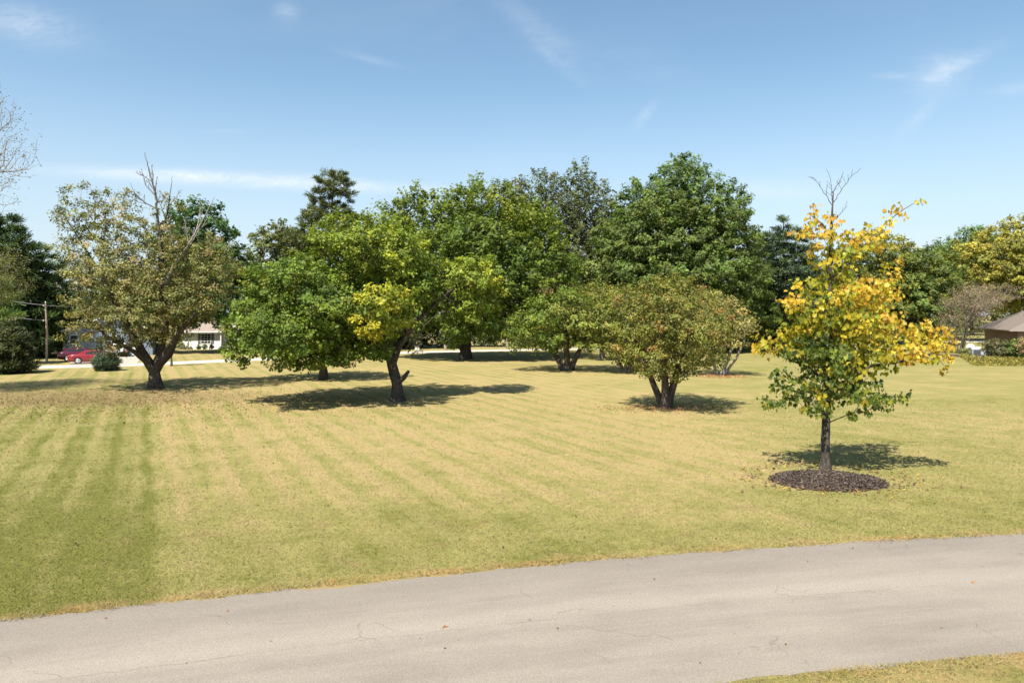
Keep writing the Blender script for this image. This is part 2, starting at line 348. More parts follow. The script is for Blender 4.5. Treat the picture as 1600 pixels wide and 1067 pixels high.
# grass blades over the near lawn
def grass(name, N, dmin, dmax, seed, below=False):
    r = np.random.default_rng(seed)
    u = r.random(N); p = -1.1; d = np.ones(N)
    if not below: d = (dmin**p+u*(dmax**p-dmin**p))**(1/p)
    x = (r.random(N)*2-1)*(d*.78+1.5)
    if below:
        x = r.uniform(1.5, 11, N); d = edge(x)-DW+.03-r.random(N)**1.3*4.5
        keep = d > 7.2
    else: keep = d > edge(x)-.03+.05*np.sin(x*1.9)*np.sin(x*5.3)+r.normal(0, .03, N)
    # mulch bed stays clear
    keep &= ~(((x-9.5)/1.66)**2+((d-21.2)/1.34)**2 < .9+.25*r.random(N))
    x, d = x[keep], d[keep]; N = len(x)
    near = np.abs(d-(edge(x)-DW if below else edge(x))) < .25
    hgt = r.uniform(.010, .034, N); hgt *= np.where(near, 1+1.1*(.5+.5*np.sin(x*2.3)*np.sin(x*.9+1)), 1)
    wd = r.uniform(.003, .007, N)*np.maximum(1, d/12); a = r.uniform(0, 2*np.pi, N)
    ln = r.uniform(.5, 2.6, N)*hgt; b = r.uniform(0, 2*np.pi, N)
    V_ = np.zeros((N, 3, 3))
    V_[:, 0] = np.stack([x-np.cos(a)*wd, d-np.sin(a)*wd, np.zeros(N)], 1)
    V_[:, 1] = np.stack([x+np.cos(a)*wd, d+np.sin(a)*wd, np.zeros(N)], 1)
    V_[:, 2] = np.stack([x+np.cos(b)*ln, d+np.sin(b)*ln, hgt], 1)
    t = r.uniform(.7, 1.3, (N, 1)); hue = r.normal(0, .07, (N, 1))
    col = np.hstack([t*(1.02+hue), t, t*(.95-hue)])
    pat = (np.sin(x*1.7)+np.sin(x*4.1+1)+np.sin(x*.6+2)) > -.3; hh = near & pat; col[hh] *= np.array([1.08, .98, .9])
    f_ = np.clip((d-12)/25, 0, 1)[:, None]*.7; col = col*(1-f_)+np.array([[1.02, 1, .95]])*f_
    return np_mesh(name, V_.reshape(-1, 3), np.arange(3*N).reshape(N, 3), BLADE, col=col)
tag(grass('lawn_grass', 700000, 10.8, 42, 11), 'short mown grass blades covering the lawn beyond the drive', 'grass', kind='stuff')
tag(grass('verge_grass', 60000, 0, 0, 12, True), 'dry tufted grass on the verge at the near edge of the drive', 'grass', kind='stuff')

# ------------------------------------------------------------------ trees
def unit(v): return v/np.maximum(np.linalg.norm(v, axis=-1, keepdims=True), 1e-9)
def leaf_templates(kind):
    if kind == 'rhomb':   # simple leaf, bent along its middle
        return np.array([(0, 0, 0), (.38, .45, .06), (0, 1, -.04), (-.38, .45, .06)]), np.array([(0, 1, 2, 3)])
    if kind == 'wide':
        return np.array([(0, 0, 0), (.55, .35, .10), (.0, .95, -.06), (-.55, .35, .10)]), np.array([(0, 1, 2, 3)])
    if kind == 'spray':   # small spray of leaves
        return np.array([(0, 0, 0), (.5, .25, .12), (.28, .62, .0), (0, .35, .02), (0, .35, .02), (.12, .9, -.06), (-.12, .95, -.05), (-.2, .5, .02),
                         (0, 0, 0), (0, .33, .02), (-.3, .65, .05), (-.55, .25, .12)]), np.array([(0, 1, 2, 3), (4, 5, 6, 7), (8, 9, 10, 11)])
    if kind == 'needle':
        return np.array([(-.085, 0, 0), (.085, 0, 0), (.05, 1, .04), (-.05, 1, .04)]), np.array([(0, 1, 2, 3)])
    if kind == 'maple':   # lobed leaf in two halves folded at the midrib
        h_ = [(0, 0, 0), (.18, -.02, .02), (.5, .1, .06), (.36, .3, .05), (.58, .62, .02), (.3, .58, .03), (0, 1.05, -.1)]
        return np.array(h_+[(-x, y, z) for x, y, z in h_]), np.array([(0, 1, 2, 3, 4, 5, 6), (7, 13, 12, 11, 10, 9, 8)])
def place_leaves(P, Nn, T, size, kind):
    tv, tf = leaf_templates(kind); Nn = unit(Nn); T = unit(T-(T*Nn).sum(1, keepdims=True)*Nn); B = np.cross(Nn, T)
    V_ = P[:, None, :]+size[:, None, None]*(tv[None, :, 0:1]*B[:, None]+tv[None, :, 1:2]*T[:, None]+tv[None, :, 2:3]*Nn[:, None])
    k = len(tv); F_ = (np.arange(len(P))*k)[:, None, None]+tf[None]
    return V_.reshape(-1, 3), F_.reshape(-1, tf.shape[1]), len(tf)
def tubes(name, chains, mat_, parent, ns=6, rough=0.0, seed=1):
    """chains: list of (points (k,3), radii (k,)) -> one mesh"""
    r = np.random.default_rng(seed); Vs, Fs = [], []; off = 0
    for pts, rd in chains:
        pts = np.asarray(pts, float); dup = np.ones(len(pts), bool); dup[1:] = np.linalg.norm(np.diff(pts, axis=0), axis=1) > 1e-4; pts = pts[dup]; rd = np.asarray(rd)[dup]; k = len(pts)
        if k < 2: continue
        big = rd[0] > .09; n = 14 if big else (ns if rd[0] > .03 else 4)
        tg = unit(np.gradient(pts, axis=0)); a = np.cross(tg[0], [0, 0, 1.0] if abs(tg[0][2]) < .9 else [1.0, 0, 0]); a /= np.linalg.norm(a)
        th = np.arange(n)*2*np.pi/n; lob = (1+rough*r.normal(0, 1, n)) if big else np.ones(n)
        for j in range(k):
            a = a-tg[j]*np.dot(a, tg[j]); a /= max(np.linalg.norm(a), 1e-9); b = np.cross(tg[j], a)
            rr = rd[j]*lob*(1+(rough*.4*r.normal(0, 1, n) if big else 0))
            Vs.append(pts[j]+(np.cos(th)*rr)[:, None]*a+(np.sin(th)*rr)[:, None]*b)
        q = np.arange(n)
        for j in range(k-1):
            s = off+j*n; Fs.append(np.stack([s+q, s+(q+1) % n, s+n+(q+1) % n, s+n+q], 1))
        off += n*k
    if not Vs: return None
    return np_mesh(name, np.vstack(Vs), np.vstack(Fs), mat_, parent, smooth=True)
def densify(p, step, r, wob=.0):
    out = [p[0]]
    for a, b in zip(p[:-1], p[1:]):
        a, b = np.array(a, float), np.array(b, float); L = np.linalg.norm((b-a)[:3]); m_ = max(1, int(L/step))
        for i in range(1, m_+1):
            q = a+(b-a)*i/m_
            if i < m_: q[:3] += r.normal(0, wob, 3)*[1, 1, .3]
            out.append(q)
    return np.array(out)
def skeleton(stems, tips, r, step, tipr, sag=.0, power=2.25, maxr=9):
    """grow branches from the stems (arrays of x,y,z,r) to the tips; returns chains"""
    pos, par, rmin = [], [], []
    for st in stems:
        st = densify([tuple(s) for s in st], step, r, .03*step); prev = -1
        if len(pos) > 0:
            dd = np.linalg.norm(np.array(pos)-st[0, :3], axis=1); k = int(dd.argmin())
            if dd[k] < (1.6 if st[0, 2] < .5 else .6*step+.3): prev = k
        if prev < 0 and len(pos): print('ISLAND', stems[0][0][:3])
        for q in st: pos.append(q[:3]); par.append(prev); rmin.append(q[3]); prev = len(pos)-1
    n0 = len(pos); A = np.zeros((n0+len(tips)*14+10, 3)); A[:n0] = pos; cost = np.zeros(len(A)); n = n0
    for k in range(n0): cost[k] = (cost[par[k]]+np.linalg.norm(A[k]-A[par[k]])) if par[k] >= 0 else 0
    top = np.array([s[-1][:3] for s in stems]); dmin = np.linalg.norm(tips[:, None]-A[None, :n0], axis=2).min(1)
    for ti in np.argsort(dmin):
        c = tips[ti]; D = c-A[:n]; dist = np.linalg.norm(D, axis=1)
        up_ = D[:, 2]/np.maximum(dist, .01)
        k = int((dist*(1.35-.45*up_)+.22*cost[:n]+(np.arange(n) < 2)*3).argmin())
        L = dist[k]; m_ = max(1, min(13, int(L/step+.5))); prev = k; a = A[k].copy()
        bend = np.array([0, 0, -sag*L]); w1 = r.normal(0, .07*L, 3)
        for i_ in range(1, m_+1):
            if n >= len(A): break
            u = i_/m_; q = a+(c-a)*u+(bend+w1)*math.sin(math.pi*u)*.8
            if i_ < m_: q = q+r.normal(0, .04*step, 3)
            A[n] = q; par.append(prev); rmin.append(0); cost[n] = cost[prev]+L/m_; prev = n; n += 1
    R = np.zeros(n); kids = [[] for _ in range(n)]
    for k in range(n):
        if par[k] >= 0: kids[par[k]].append(k)
    area = np.zeros(n)
    for k in range(n-1, -1, -1):
        if not kids[k]: area[k] = tipr**power
        R[k] = max(area[k]**(1/power), rmin[k]); R[k] = min(R[k], maxr)
        if par[k] >= 0: area[par[k]] += area[k]
    for k in range(n0, n):
        R[k] = min(R[k], R[par[k]]*.93)
    chains = []; used = set()
    roots = [k for k in range(n) if par[k] < 0]; stack = [(k, None) for k in roots]
    while stack:
        k, pr = stack.pop(); ch = [] if pr is None else [pr]; ch.append(k)
        while kids[k]:
            ks = sorted(kids[k], key=lambda q: -R[q]); stack += [(q, k) for q in ks[1:]]; k = ks[0]; ch.append(k)
        rr = R[ch].copy()
        if pr is not None: rr[0] = min(rr[0], rr[1]*1.15)
        chains.append((A[ch], rr))
    return chains
def poisson(lobes, s, r, shell, maxn, lk=1.0):
    """clump centres in a union of ellipsoids, kept apart, more of them near the outside"""
    pts, lob, out = [], [], []
    cell = {}; vol = np.array([l['r'][0]*l['r'][1]*l['r'][2]*l.get('w', 1) for l in lobes])**(.75); vol /= vol.sum()
    K = int(min(60000, maxn*16)); pick = r.choice(len(lobes), K, p=vol); dirs = unit(r.normal(0, 1, (K, 3)))
    rr = shell+(1-shell)*r.random(K)**.6; rr = np.where(r.random(K) < .22, r.random(K)**.5, rr)
    C = np.array([l['c'] for l in lobes]); Rr = np.array([l['r'] for l in lobes])
    ph = r.uniform(0, 6.28, 8)
    lump = 1+lk*(.12*np.sin(dirs[:, 0]*5+ph[0]+pick)+.12*np.sin(dirs[:, 1]*6+ph[1]+pick*2)+.12*np.sin(dirs[:, 2]*7+ph[2]+pick*3)+.08*np.sin(dirs[:, 0]*13+dirs[:, 2]*11+ph[3]))
    P = C[pick]+dirs*Rr[pick]*(rr*lump*.99)[:, None]
    for q in range(K):
        p = P[q]
        if p[2] < .15: continue
        ls = s*lobes[pick[q]].get('s', 1); key = (int(p[0]//ls), int(p[1]//ls), int(p[2]//ls)); ok = True
        for ax in (-1, 0, 1):
            for ay in (-1, 0, 1):
                for az in (-1, 0, 1):
                    for o_ in cell.get((key[0]+ax, key[1]+ay, key[2]+az), ()):
                        if (o_[0]-p[0])**2+(o_[1]-p[1])**2+(o_[2]-p[2])**2 < ls*ls: ok = False; break
                    if not ok: break
                if not ok: break
            if not ok: break
        if ok:
            cell.setdefault(key, []).append(p); pts.append(p); lob.append(pick[q]); out.append(dirs[q])
            if len(pts) >= maxn: break
    return np.array(pts), np.array(lob), np.array(out)
def tree(name, label, cat, px, yb, stems, lobes, pals, s=1.0, n=40, leaf=.22, kind='rhomb', bark=None, lmat=None, seed=1, group=None,
         d=None, shell=.55, maxn=1400, spread=.55, lift=.3, tipr=.012, up=.5, flat=.75, rough=.05, sag=0, twigs=True, cvar=.22, droop=0, part='crown', minr=None, branchstep=None, z0=0, ryk=1.0, thin=None, lk=1.0, shrink=0):
    """stems: lists of (px, py, radius[, depth offset]); lobes: (px, py, rx, rz, palette, depth offset, weight) in photograph pixels at the tree's distance"""
    r = np.random.default_rng(seed); d = d or gd(yb); sc = FOC/d; b = at(px, d)
    root = empty(name, (b.x, b.y, z0)); tag(root, label, cat, group)
    def rel(q, dd=0): p = at(q[0], d, q[1]); return np.array([p.x-b.x, dd, p.z-z0])
    ST = []
    for st in stems: ST.append([(*rel(q, q[3] if len(q) > 3 else 0), q[2]) for q in st])
    LB = []
    for l in lobes:
        dd = l[5] if len(l) > 5 else 0; rx, rz = l[2]/sc, l[3]/sc; k_ = shrink*s*spread; rx, rz = max(rx-k_, .5*rx), max(rz-k_*.8, .5*rz)
        LB.append(dict(c=rel(l, dd), r=np.array([rx, ryk*max(rx*.95, rz*.7) if len(l) < 8 else l[7], rz]), p=l[4] if len(l) > 4 else 0, w=l[6] if len(l) > 6 else 1))
    pts, lob, dirs = poisson(LB, s, r, shell, maxn, lk)
    cc = np.mean([l['c'] for l in LB], axis=0)
    chains = skeleton(ST, pts, r, branchstep or max(.35, s*.7), tipr, sag)
    # root flare
    for ch in chains[:1]: pass
    out = []
    for P_, R_ in chains:
        R_ = R_.copy()
        if P_[0][2] < .05 and R_[0] > .05:
            lowm = P_[:, 2] < .5*max(1, R_[0]/.2); R_[lowm] *= 1+.45*(1-P_[lowm, 2]/(.5*max(1, R_[0]/.2)))**2
            P_ = P_.copy(); P_[0, 2] = -.12
        out.append((P_, R_))
    if not twigs: out = [c for c in out if c[1][min(1, len(c[1])-1)] > .03]
    tubes('trunk', out, bark or BARK, root, 6, rough, seed)
    # leaves
    M_ = len(pts); N = M_*n; print('TREE', name, M_, N)
    if N == 0: return root
    ci = np.repeat(np.arange(M_), n); outd = unit(dirs+np.array([0, 0, up]))
    cs = s*spread*r.uniform(.7, 1.35, M_)
    along = r.uniform(-.6, 1.0, N)*cs[ci]*(lift*2)
    off = unit(r.normal(0, 1, (N, 3)))*(r.random(N)**.5)[:, None]*cs[ci][:, None]*np.array([1, 1, flat])
    P_ = pts[ci]+off+outd[ci]*along[:, None]
    keep = P_[:, 2] > .05
    for k_, pr_ in (thin or {}).items(): keep &= ~((np.array([LB[q]['p'] for q in lob])[ci] == k_) & (r.random(N) > pr_))
    if kind == 'needle':
        Tt = unit(off*.7+outd[ci]*cs[ci][:, None]*.9+r.normal(0, .35, (N, 3))*cs[ci][:, None]); Nn = r.normal(0, .6, (N, 3))+[0, 0, 1]
    else:
        Nn = outd[ci]*.75+np.array([0, 0, .45])+r.normal(0, .55, (N, 3)); Tt = off/np.maximum(cs[ci][:, None], .01)+outd[ci]*.4+r.normal(0, .6, (N, 3))+np.array([0, 0, -droop])
        if droop: Nn = Nn*[1, 1, .35]+[0, -.25, 0]
    size = leaf*r.uniform(.65, 1.3, N)
    # colours: each clump picks a shade of its palette, each leaf strays from it
    PAL = [np.array([c[:3] for c in p], float) for p in pals]; PW = [np.array([c[3] if len(c) > 3 else 1 for c in p], float) for p in pals]
    cc_ = np.zeros((M_, 3)); lc = np.zeros((N, 3)); pi_ = np.array([LB[k]['p'] for k in lob])
    for k in range(len(PAL)):
        w_ = PW[k]/PW[k].sum(); m1 = pi_ == k; cc_[m1] = PAL[k][r.choice(len(PAL[k]), m1.sum(), p=w_)]
        m2 = pi_[ci] == k; lc[m2] = PAL[k][r.choice(len(PAL[k]), m2.sum(), p=w_)]
    col = cc_[ci]*.6+lc*.4
    col *= LK*(1+cvar*r.normal(0, 1, (M_, 1)).clip(-1.6, 1.6))[ci]*(1+.16*r.normal(0, 1, (N, 1))).clip(.5, 1.6)
    P_, Nn, Tt, size, col = P_[keep], Nn[keep], Tt[keep], size[keep], col[keep].clip(.004, .9)
    V_, F_, nf = place_leaves(P_, Nn, Tt, size, kind)
    np_mesh(part, V_, F_, lmat or LEAF, root, col=np.repeat(col, nf, 0))
    return root
def twiggy(start, pts, r0, r, depth=3, tip=.004, kids=5, spread=.9, klen=.45, out=None):
    """a bare limb along pts with forking twigs -> chains"""
    out = [] if out is None else out; P = densify([tuple(p) for p in pts], .18 if depth > 1 else .1, r, .012*depth)
    P = P[:, :3]; L = np.linalg.norm(np.diff(P, axis=0), axis=1).sum(); k = len(P)
    R_ = np.linspace(r0, tip, k); out.append((P, R_))
    if depth <= 0 or k < 3: return out
    for q in range(kids):
        u = r.uniform(.25, .97); i_ = min(k-2, int(u*(k-1))); dr = unit(P[i_+1]-P[i_])
        side = unit(np.cross(dr, r.normal(0, 1, 3))); nd = unit(dr*.75+side*spread*r.uniform(.5, 1)+np.array([0, 0, .22]))
        l2 = L*klen*(1.15-u*.6)*r.uniform(.6, 1.2); a = P[i_]; mid = a+nd*l2*.5; nd2 = unit(nd+np.array([0, 0, .3])+r.normal(0, .15, 3))
        twiggy(None, [a, mid, mid+nd2*l2*.5], max(R_[i_]*.62, tip), r, depth-1, tip, kids, spread, klen, out)
    return out

LK = 1.55
# palettes (linear albedo)
G_MAPLE = [(.070, .100, .018, 3), (.092, .122, .020, 2), (.115, .140, .022, 1), (.048, .074, .016, 2)]
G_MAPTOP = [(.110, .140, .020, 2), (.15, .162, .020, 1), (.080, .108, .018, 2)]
G_COOL = [(.072, .094, .024, 2), (.098, .118, .028, 2), (.055, .074, .022, 1)]
G_GREY = [(.080, .092, .034, 2), (.105, .108, .042, 1), (.058, .070, .026, 2), (.13, .105, .05, .3)]
G_APPLE = [(.070, .104, .014, 3), (.095, .128, .016, 2), (.145, .155, .022, .8), (.045, .072, .012, 2)]
G_APYEL = [(.20, .19, .018, 2), (.25, .21, .018, 1), (.11, .14, .02, 2.4), (.08, .11, .016, 1)]
G_APMID = [(.120, .150, .018, 2), (.17, .180, .018, 1), (.085, .115, .018, 2)]
G_OLIVE = [(.135, .132, .042, 3), (.17, .145, .055, 2), (.098, .105, .030, 2.6), (.24, .18, .09, 1), (.065, .078, .024, 1.3)]
G_DOGW = [(.108, .116, .022, 3), (.138, .130, .028, 2), (.18, .115, .035, 1), (.078, .094, .020, 2.4), (.24, .10, .035, .25)]
G_DARK = [(.032, .054, .020, 2), (.046, .072, .024, 2), (.062, .088, .028, 1)]
G_PINE = [(.070, .084, .026, 2), (.095, .105, .030, 2), (.045, .058, .02, 1)]
G_WPINE = [(.10, .15, .04, 2), (.14, .19, .05, 1.5), (.07, .11, .035, 1)]
G_SPR = [(.060, .085, .050, 2), (.085, .11, .065, 1), (.045, .065, .04, 2)]
Y_MAPLE = [(.34, .215, .02, 3), (.37, .255, .035, 2), (.33, .16, .022, .6), (.22, .23, .025, 1.8)]
Y_MIX = [(.32, .25, .02, 2), (.15, .17, .018, 2.4), (.10, .125, .016, 2), (.38, .25, .02, .8)]
Y_GREEN = [(.058, .085, .014, 3), (.088, .115, .018, 2), (.15, .17, .02, 1), (.035, .055, .012, 2), (.32, .25, .02, .9)]
B_YEL = [(.20, .18, .032, 2), (.16, .155, .032, 2), (.26, .21, .04, 1), (.11, .125, .028, 2)]
B_OL = [(.10, .115, .025, 2), (.14, .14, .03, 1), (.07, .09, .024, 2), (.19, .16, .04, .5)]
B_PURP = [(.13, .085, .060, 2), (.17, .11, .075, 1), (.11, .095, .055, 1), (.10, .11, .04, .8)]
B_RED = [(.12, .050, .030, 2), (.09, .06, .035, 2), (.18, .07, .03, .5), (.09, .085, .03, 2)]

# --- the near yard trees
tree('mature_tree', 'broad many-stemmed tree with olive and tan leaves and bare dead tops, left of lawn', 'tree', 243, 607,
     [[(243, 607, .42), (241, 580, .36), (232, 562, .30, -.2), (215, 525, .22, -.6), (196, 480, .16, -.9), (170, 425, .10, -1.2), (140, 375, .05, -1.2), (118, 345, .03, -1)],
      [(241, 580, .33), (248, 550, .25, .3), (252, 500, .2, .6), (247, 420, .13, .6), (246, 350, .08, .4)],
      [(244, 578, .30), (262, 556, .22, -.4), (290, 520, .15, -.9), (320, 490, .10, -1.4), (345, 465, .05, -1.6)],
      [(242, 575, .25), (256, 555, .18, .8), (272, 500, .13, 1.4), (280, 440, .08, 1.6)],
      [(238, 572, .22), (222, 548, .15, -1), (190, 525, .10, -1.6), (165, 500, .05, -2)]],
     [(148, 348, 46, 50, 0, -.6), (180, 330, 34, 38, 0, 0), (170, 400, 56, 45, 0, -.8), (124, 325, 24, 20, 0, -.8), (255, 330, 24, 30, 0, .5, .7), (235, 385, 55, 50, 0, .3),
      (215, 440, 85, 55, 0, -.5), (300, 410, 62, 45, 0, .5, .8), (328, 438, 48, 46, 0, 0), (238, 478, 92, 52, 0, -.3), (160, 480, 48, 40, 0, -.5), (300, 472, 54, 26, 0, -1), (172, 512, 40, 22, 0, -1.4), (212, 518, 48, 24, 0, -1.5), (342, 452, 26, 28, 0, -1.2), (196, 540, 34, 14, 0, -1.6), (152, 516, 34, 18, 0, -1.4), (175, 535, 26, 12, 0, -1.5), (215, 500, 60, 40, 0, 0)],
     [G_OLIVE], s=.74, n=60, leaf=.145, seed=21, shrink=.45, maxn=1700, ryk=1.25, shell=.35, up=.45, spread=.46, rough=.06, bark=BARK, cvar=.2)
_t = [o for o in S.objects if o.name.startswith('mature_tree')][0]
r21 = np.random.default_rng(77); b_ = at(243, gd(607)); dch = []
def lp(q, dd=0, px=243, yb=607): p = at(q[0], gd(yb), q[1]); return (p.x-at(px, gd(yb)).x, dd, p.z)
twiggy(None, [lp(q, .4) for q in ((247, 420), (246, 385), (242, 345), (238, 300), (228, 265), (222, 236))], .16, r21, 2, .012, 5, 1.0, .32, dch)
twiggy(None, [lp(q, .3) for q in ((246, 385), (255, 350), (262, 305), (266, 275))], .09, r21, 2, .010, 4, .9, .35, dch)
twiggy(None, [lp(q, .3) for q in ((240, 325), (222, 315), (206, 300), (200, 285))], .05, r21, 2, .010, 4, .9, .4, dch)
tubes('dead_limb', dch, BARKG, _t, 6)
dch = []
twiggy(None, [lp(q, -.9) for q in ((268, 445), (280, 420), (298, 395), (315, 365), (332, 335), (344, 310))], .12, r21, 2, .012, 6, 1.0, .36, dch)
tubes('dead_limb', dch, BARKP, _t, 6)

tree('spreading_tree', 'wide old tree with leaning dark trunk and green crown turning yellow, middle of the lawn', 'tree', 622, 626,
     [[(622, 626, .33), (620, 600, .28), (612, 570, .27, .1), (606, 540, .25, .3), (590, 500, .2, .5), (570, 440, .14, .6), (560, 380, .08, .6)],
      [(612, 570, .26), (622, 540, .2, .5), (648, 500, .14, 1.2), (690, 460, .1, 2.2), (725, 430, .06, 3)],
      [(606, 545, .22), (575, 530, .16, -.8), (520, 510, .12, -1.5), (450, 505, .08, -1.8), (400, 510, .04, -2)],
      [(620, 598, .22), (632, 590, .13, -.2), (640, 579, .08, -.3)]],
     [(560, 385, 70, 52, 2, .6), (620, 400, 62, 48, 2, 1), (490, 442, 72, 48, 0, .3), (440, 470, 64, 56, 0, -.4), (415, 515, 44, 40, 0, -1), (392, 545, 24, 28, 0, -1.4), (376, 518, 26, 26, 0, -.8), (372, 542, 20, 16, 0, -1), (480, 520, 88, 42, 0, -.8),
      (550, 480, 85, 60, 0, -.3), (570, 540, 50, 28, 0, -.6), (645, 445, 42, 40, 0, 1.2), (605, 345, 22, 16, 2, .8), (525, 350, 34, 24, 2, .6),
      (618, 472, 50, 26, 1, -2.8), (598, 505, 42, 24, 1, -3), (642, 500, 22, 14, 1, -3, .8), (500, 562, 60, 12, 0, -.8, .6),
      (735, 425, 52, 36, 2, 3), (760, 445, 34, 28, 1, 3.2, .7), (735, 475, 46, 34, 2, 3.2), (760, 515, 30, 22, 0, 3.4, .6), (705, 520, 24, 26, 0, 3.2, .5)],
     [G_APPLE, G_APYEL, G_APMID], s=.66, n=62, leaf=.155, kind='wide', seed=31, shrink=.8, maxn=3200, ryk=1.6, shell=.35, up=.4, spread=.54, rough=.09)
_t = [o for o in S.objects if o.name.startswith('spreading_tree')][0]; dch = []
for a_, b2 in (((635, 545), (690, 490)), ((640, 550), (672, 520)), ((590, 500), (620, 478)), ((630, 540), (655, 500)), ((645, 555), (668, 545))):
    twiggy(None, [lp(a_, -.6, 622, 626), lp(((a_[0]+b2[0])/2, (a_[1]+b2[1])/2-4), -1.6, 622, 626), lp(b2, -2, 622, 626)], .045, r21, 2, .009, 5, 1.0, .45, dch)
tubes('dead_limb', dch, BARKG, _t, 6)

tree('round_tree', 'small dark-trunked tree half hidden behind the wide old tree', 'tree', 505, 593,
     [[(505, 593, .30), (505, 570, .25), (503, 540, .2), (500, 480, .14), (498, 420, .08)]],
     [(480, 500, 85, 55), (430, 500, 55, 50), (540, 500, 60, 50), (480, 440, 70, 45)], [G_APPLE], s=.95, n=60, leaf=.22, kind='wide', seed=41, shrink=.6, maxn=700)

# young yellow maple
tree('young_maple', 'young maple with yellow and green leaves and a bare tip, standing in the mulch bed', 'tree', 1290, 736,
     [[(1290, 736, .145), (1290, 700, .138), (1291, 650, .125), (1294, 600, .12), (1295, 540, .10), (1296, 470, .08), (1298, 400, .06), (1300, 340, .034), (1302, 300, .014)],
      [(1293, 625, .07), (1312, 596, .06, -.3), (1345, 570, .045, -.6), (1400, 560, .035, -.8), (1450, 545, .02, -.8)],
      [(1294, 600, .05), (1270, 575, .04, .3), (1235, 560, .03, .5), (1205, 545, .02, .5)],
      [(1297, 440, .045), (1320, 415, .035, .2), (1355, 385, .025, .3), (1395, 345, .018, .4), (1422, 325, .012, .4), (1444, 312, .008, .4)],
      [(1295, 560, .05), (1320, 520, .04, .6), (1350, 480, .03, .8), (1385, 445, .02, .9), (1412, 395, .012, .8)],
      [(1296, 500, .04), (1270, 470, .03, -.3), (1240, 480, .02, -.5), (1212, 475, .012, -.5)],
      [(1300, 380, .03), (1285, 350, .02), (1265, 335, .012)]],
     [(1276, 345, 18, 13, 0), (1272, 326, 7, 5, 0), (1302, 348, 16, 14, 0), (1262, 365, 20, 15, 0), (1290, 370, 24, 16, 0), (1310, 400, 20, 16, 1), (1400, 440, 22, 18, 0, .5), (1420, 520, 28, 18, 0, -.6), (1280, 385, 18, 16, 0), (1296, 410, 22, 20, 1), (1330, 392, 22, 16, 1, .2), (1352, 375, 22, 15, 0, .2), (1378, 362, 18, 14, 0, .3),
      (1398, 342, 12, 9, 0, .3), (1414, 324, 17, 10, 0, .4), (1444, 311, 6, 7, 0, .4), (1372, 378, 20, 16, 0, .3), (1318, 428, 26, 18, 1, .3), (1345, 460, 40, 26, 0, .2), (1385, 460, 30, 28, 0, .4), (1395, 412, 8, 7, 0, .6), (1420, 400, 7, 9, 0, .6),
      (1262, 450, 20, 16, 1), (1238, 470, 18, 14, 0, -.4), (1215, 478, 15, 11, 0, -.5), (1262, 490, 34, 26, 1, -.3), (1300, 480, 36, 34, 1, -.3), (1330, 510, 45, 34, 1, -.2), (1378, 505, 32, 26, 0, -.2),
      (1240, 525, 28, 20, 1, .3), (1205, 540, 20, 16, 0, .5), (1196, 528, 10, 12, 0, .5), (1262, 545, 36, 24, 2, 0), (1305, 560, 55, 34, 2, .2), (1360, 550, 44, 28, 1, -.4), (1412, 545, 36, 24, 0, -.7), (1440, 535, 26, 22, 0, -.8), (1452, 560, 12, 12, 0, -.8),
      (1228, 590, 20, 14, 2, .2), (1240, 612, 28, 14, 2, .2), (1214, 628, 20, 9, 2, .2), (1290, 605, 40, 26, 2), (1270, 630, 26, 16, 2, -.3), (1325, 605, 36, 20, 2, -.5), (1350, 622, 28, 12, 2, -.5), (1402, 619, 14, 7, 2, -.5), (1380, 618, 22, 9, 2, -.5), (1215, 630, 22, 10, 2, .2), (1322, 640, 18, 10, 2, -.6), (1290, 645, 18, 8, 2, .4)],
     [Y_MAPLE, Y_MIX, Y_GREEN], s=.27, n=11, leaf=.125, kind='maple', lmat=YLEAF, seed=51, shrink=.35, maxn=1400, shell=.2, up=.2, spread=.75, tipr=.006, lift=.3, flat=.8, cvar=.12, droop=.9, bark=BARK, rough=.03, branchstep=.22, z0=.07)
_t = [o for o in S.objects if o.name.startswith('young_maple')][0]; dch = []
for ln in (((1301, 335), (1300, 310), (1298, 285), (1291, 268)), ((1301, 325), (1285, 300), (1272, 282), (1262, 280)), ((1301, 322), (1315, 300), (1330, 280), (1346, 266)), ((1300, 305), (1312, 288), (1318, 272)), ((1301, 350), (1320, 330), (1324, 318))):
    twiggy(None, [lp(q, 0, 1290, 736) for q in ln], .013, r21, 1, .005, 4, 1.0, .28, dch)
tubes('bare_tip', dch, BARK, _t, 6)

# multi stem ornamentals on the right of the lawn
def stems_multi(px, yb, tops, r0, zoff=0):
    return [[(px+k*3, yb, r0, 0)]+[(px+k*3+(tx-px)*f, yb+(ty-yb)*f, r0*(1-.75*f), (k % 3-1)*f*1.0) for f in (.3, .6, 1)] for k, (tx, ty) in enumerate(tops, -len(tops)//2+1)]
tree('dogwood_tree', 'nearest rust-tinged multi-stemmed small tree with pale twigs, left of the young maple', 'tree', 1040, 637,
     stems_multi(1040, 637, ((995, 520), (1030, 480), (1080, 490)), .22),
     [(1045, 470, 62, 40, 0), (1005, 500, 46, 44, 0), (1060, 510, 78, 50, 0), (1105, 505, 46, 40, 0), (1020, 550, 60, 34, 0), (1080, 555, 52, 30, 0), (985, 470, 34, 28, 0, .6), (1150, 510, 14, 16, 0), (965, 545, 20, 20, 0, .2), (1045, 585, 40, 14, 0, .2, .6)],
     [G_DOGW], s=.55, n=52, leaf=.105, kind='wide', seed=61, shrink=.8, maxn=1800, ryk=1.6, bark=BARK, up=.3, spread=.55, rough=.08, cvar=.18, tipr=.010)
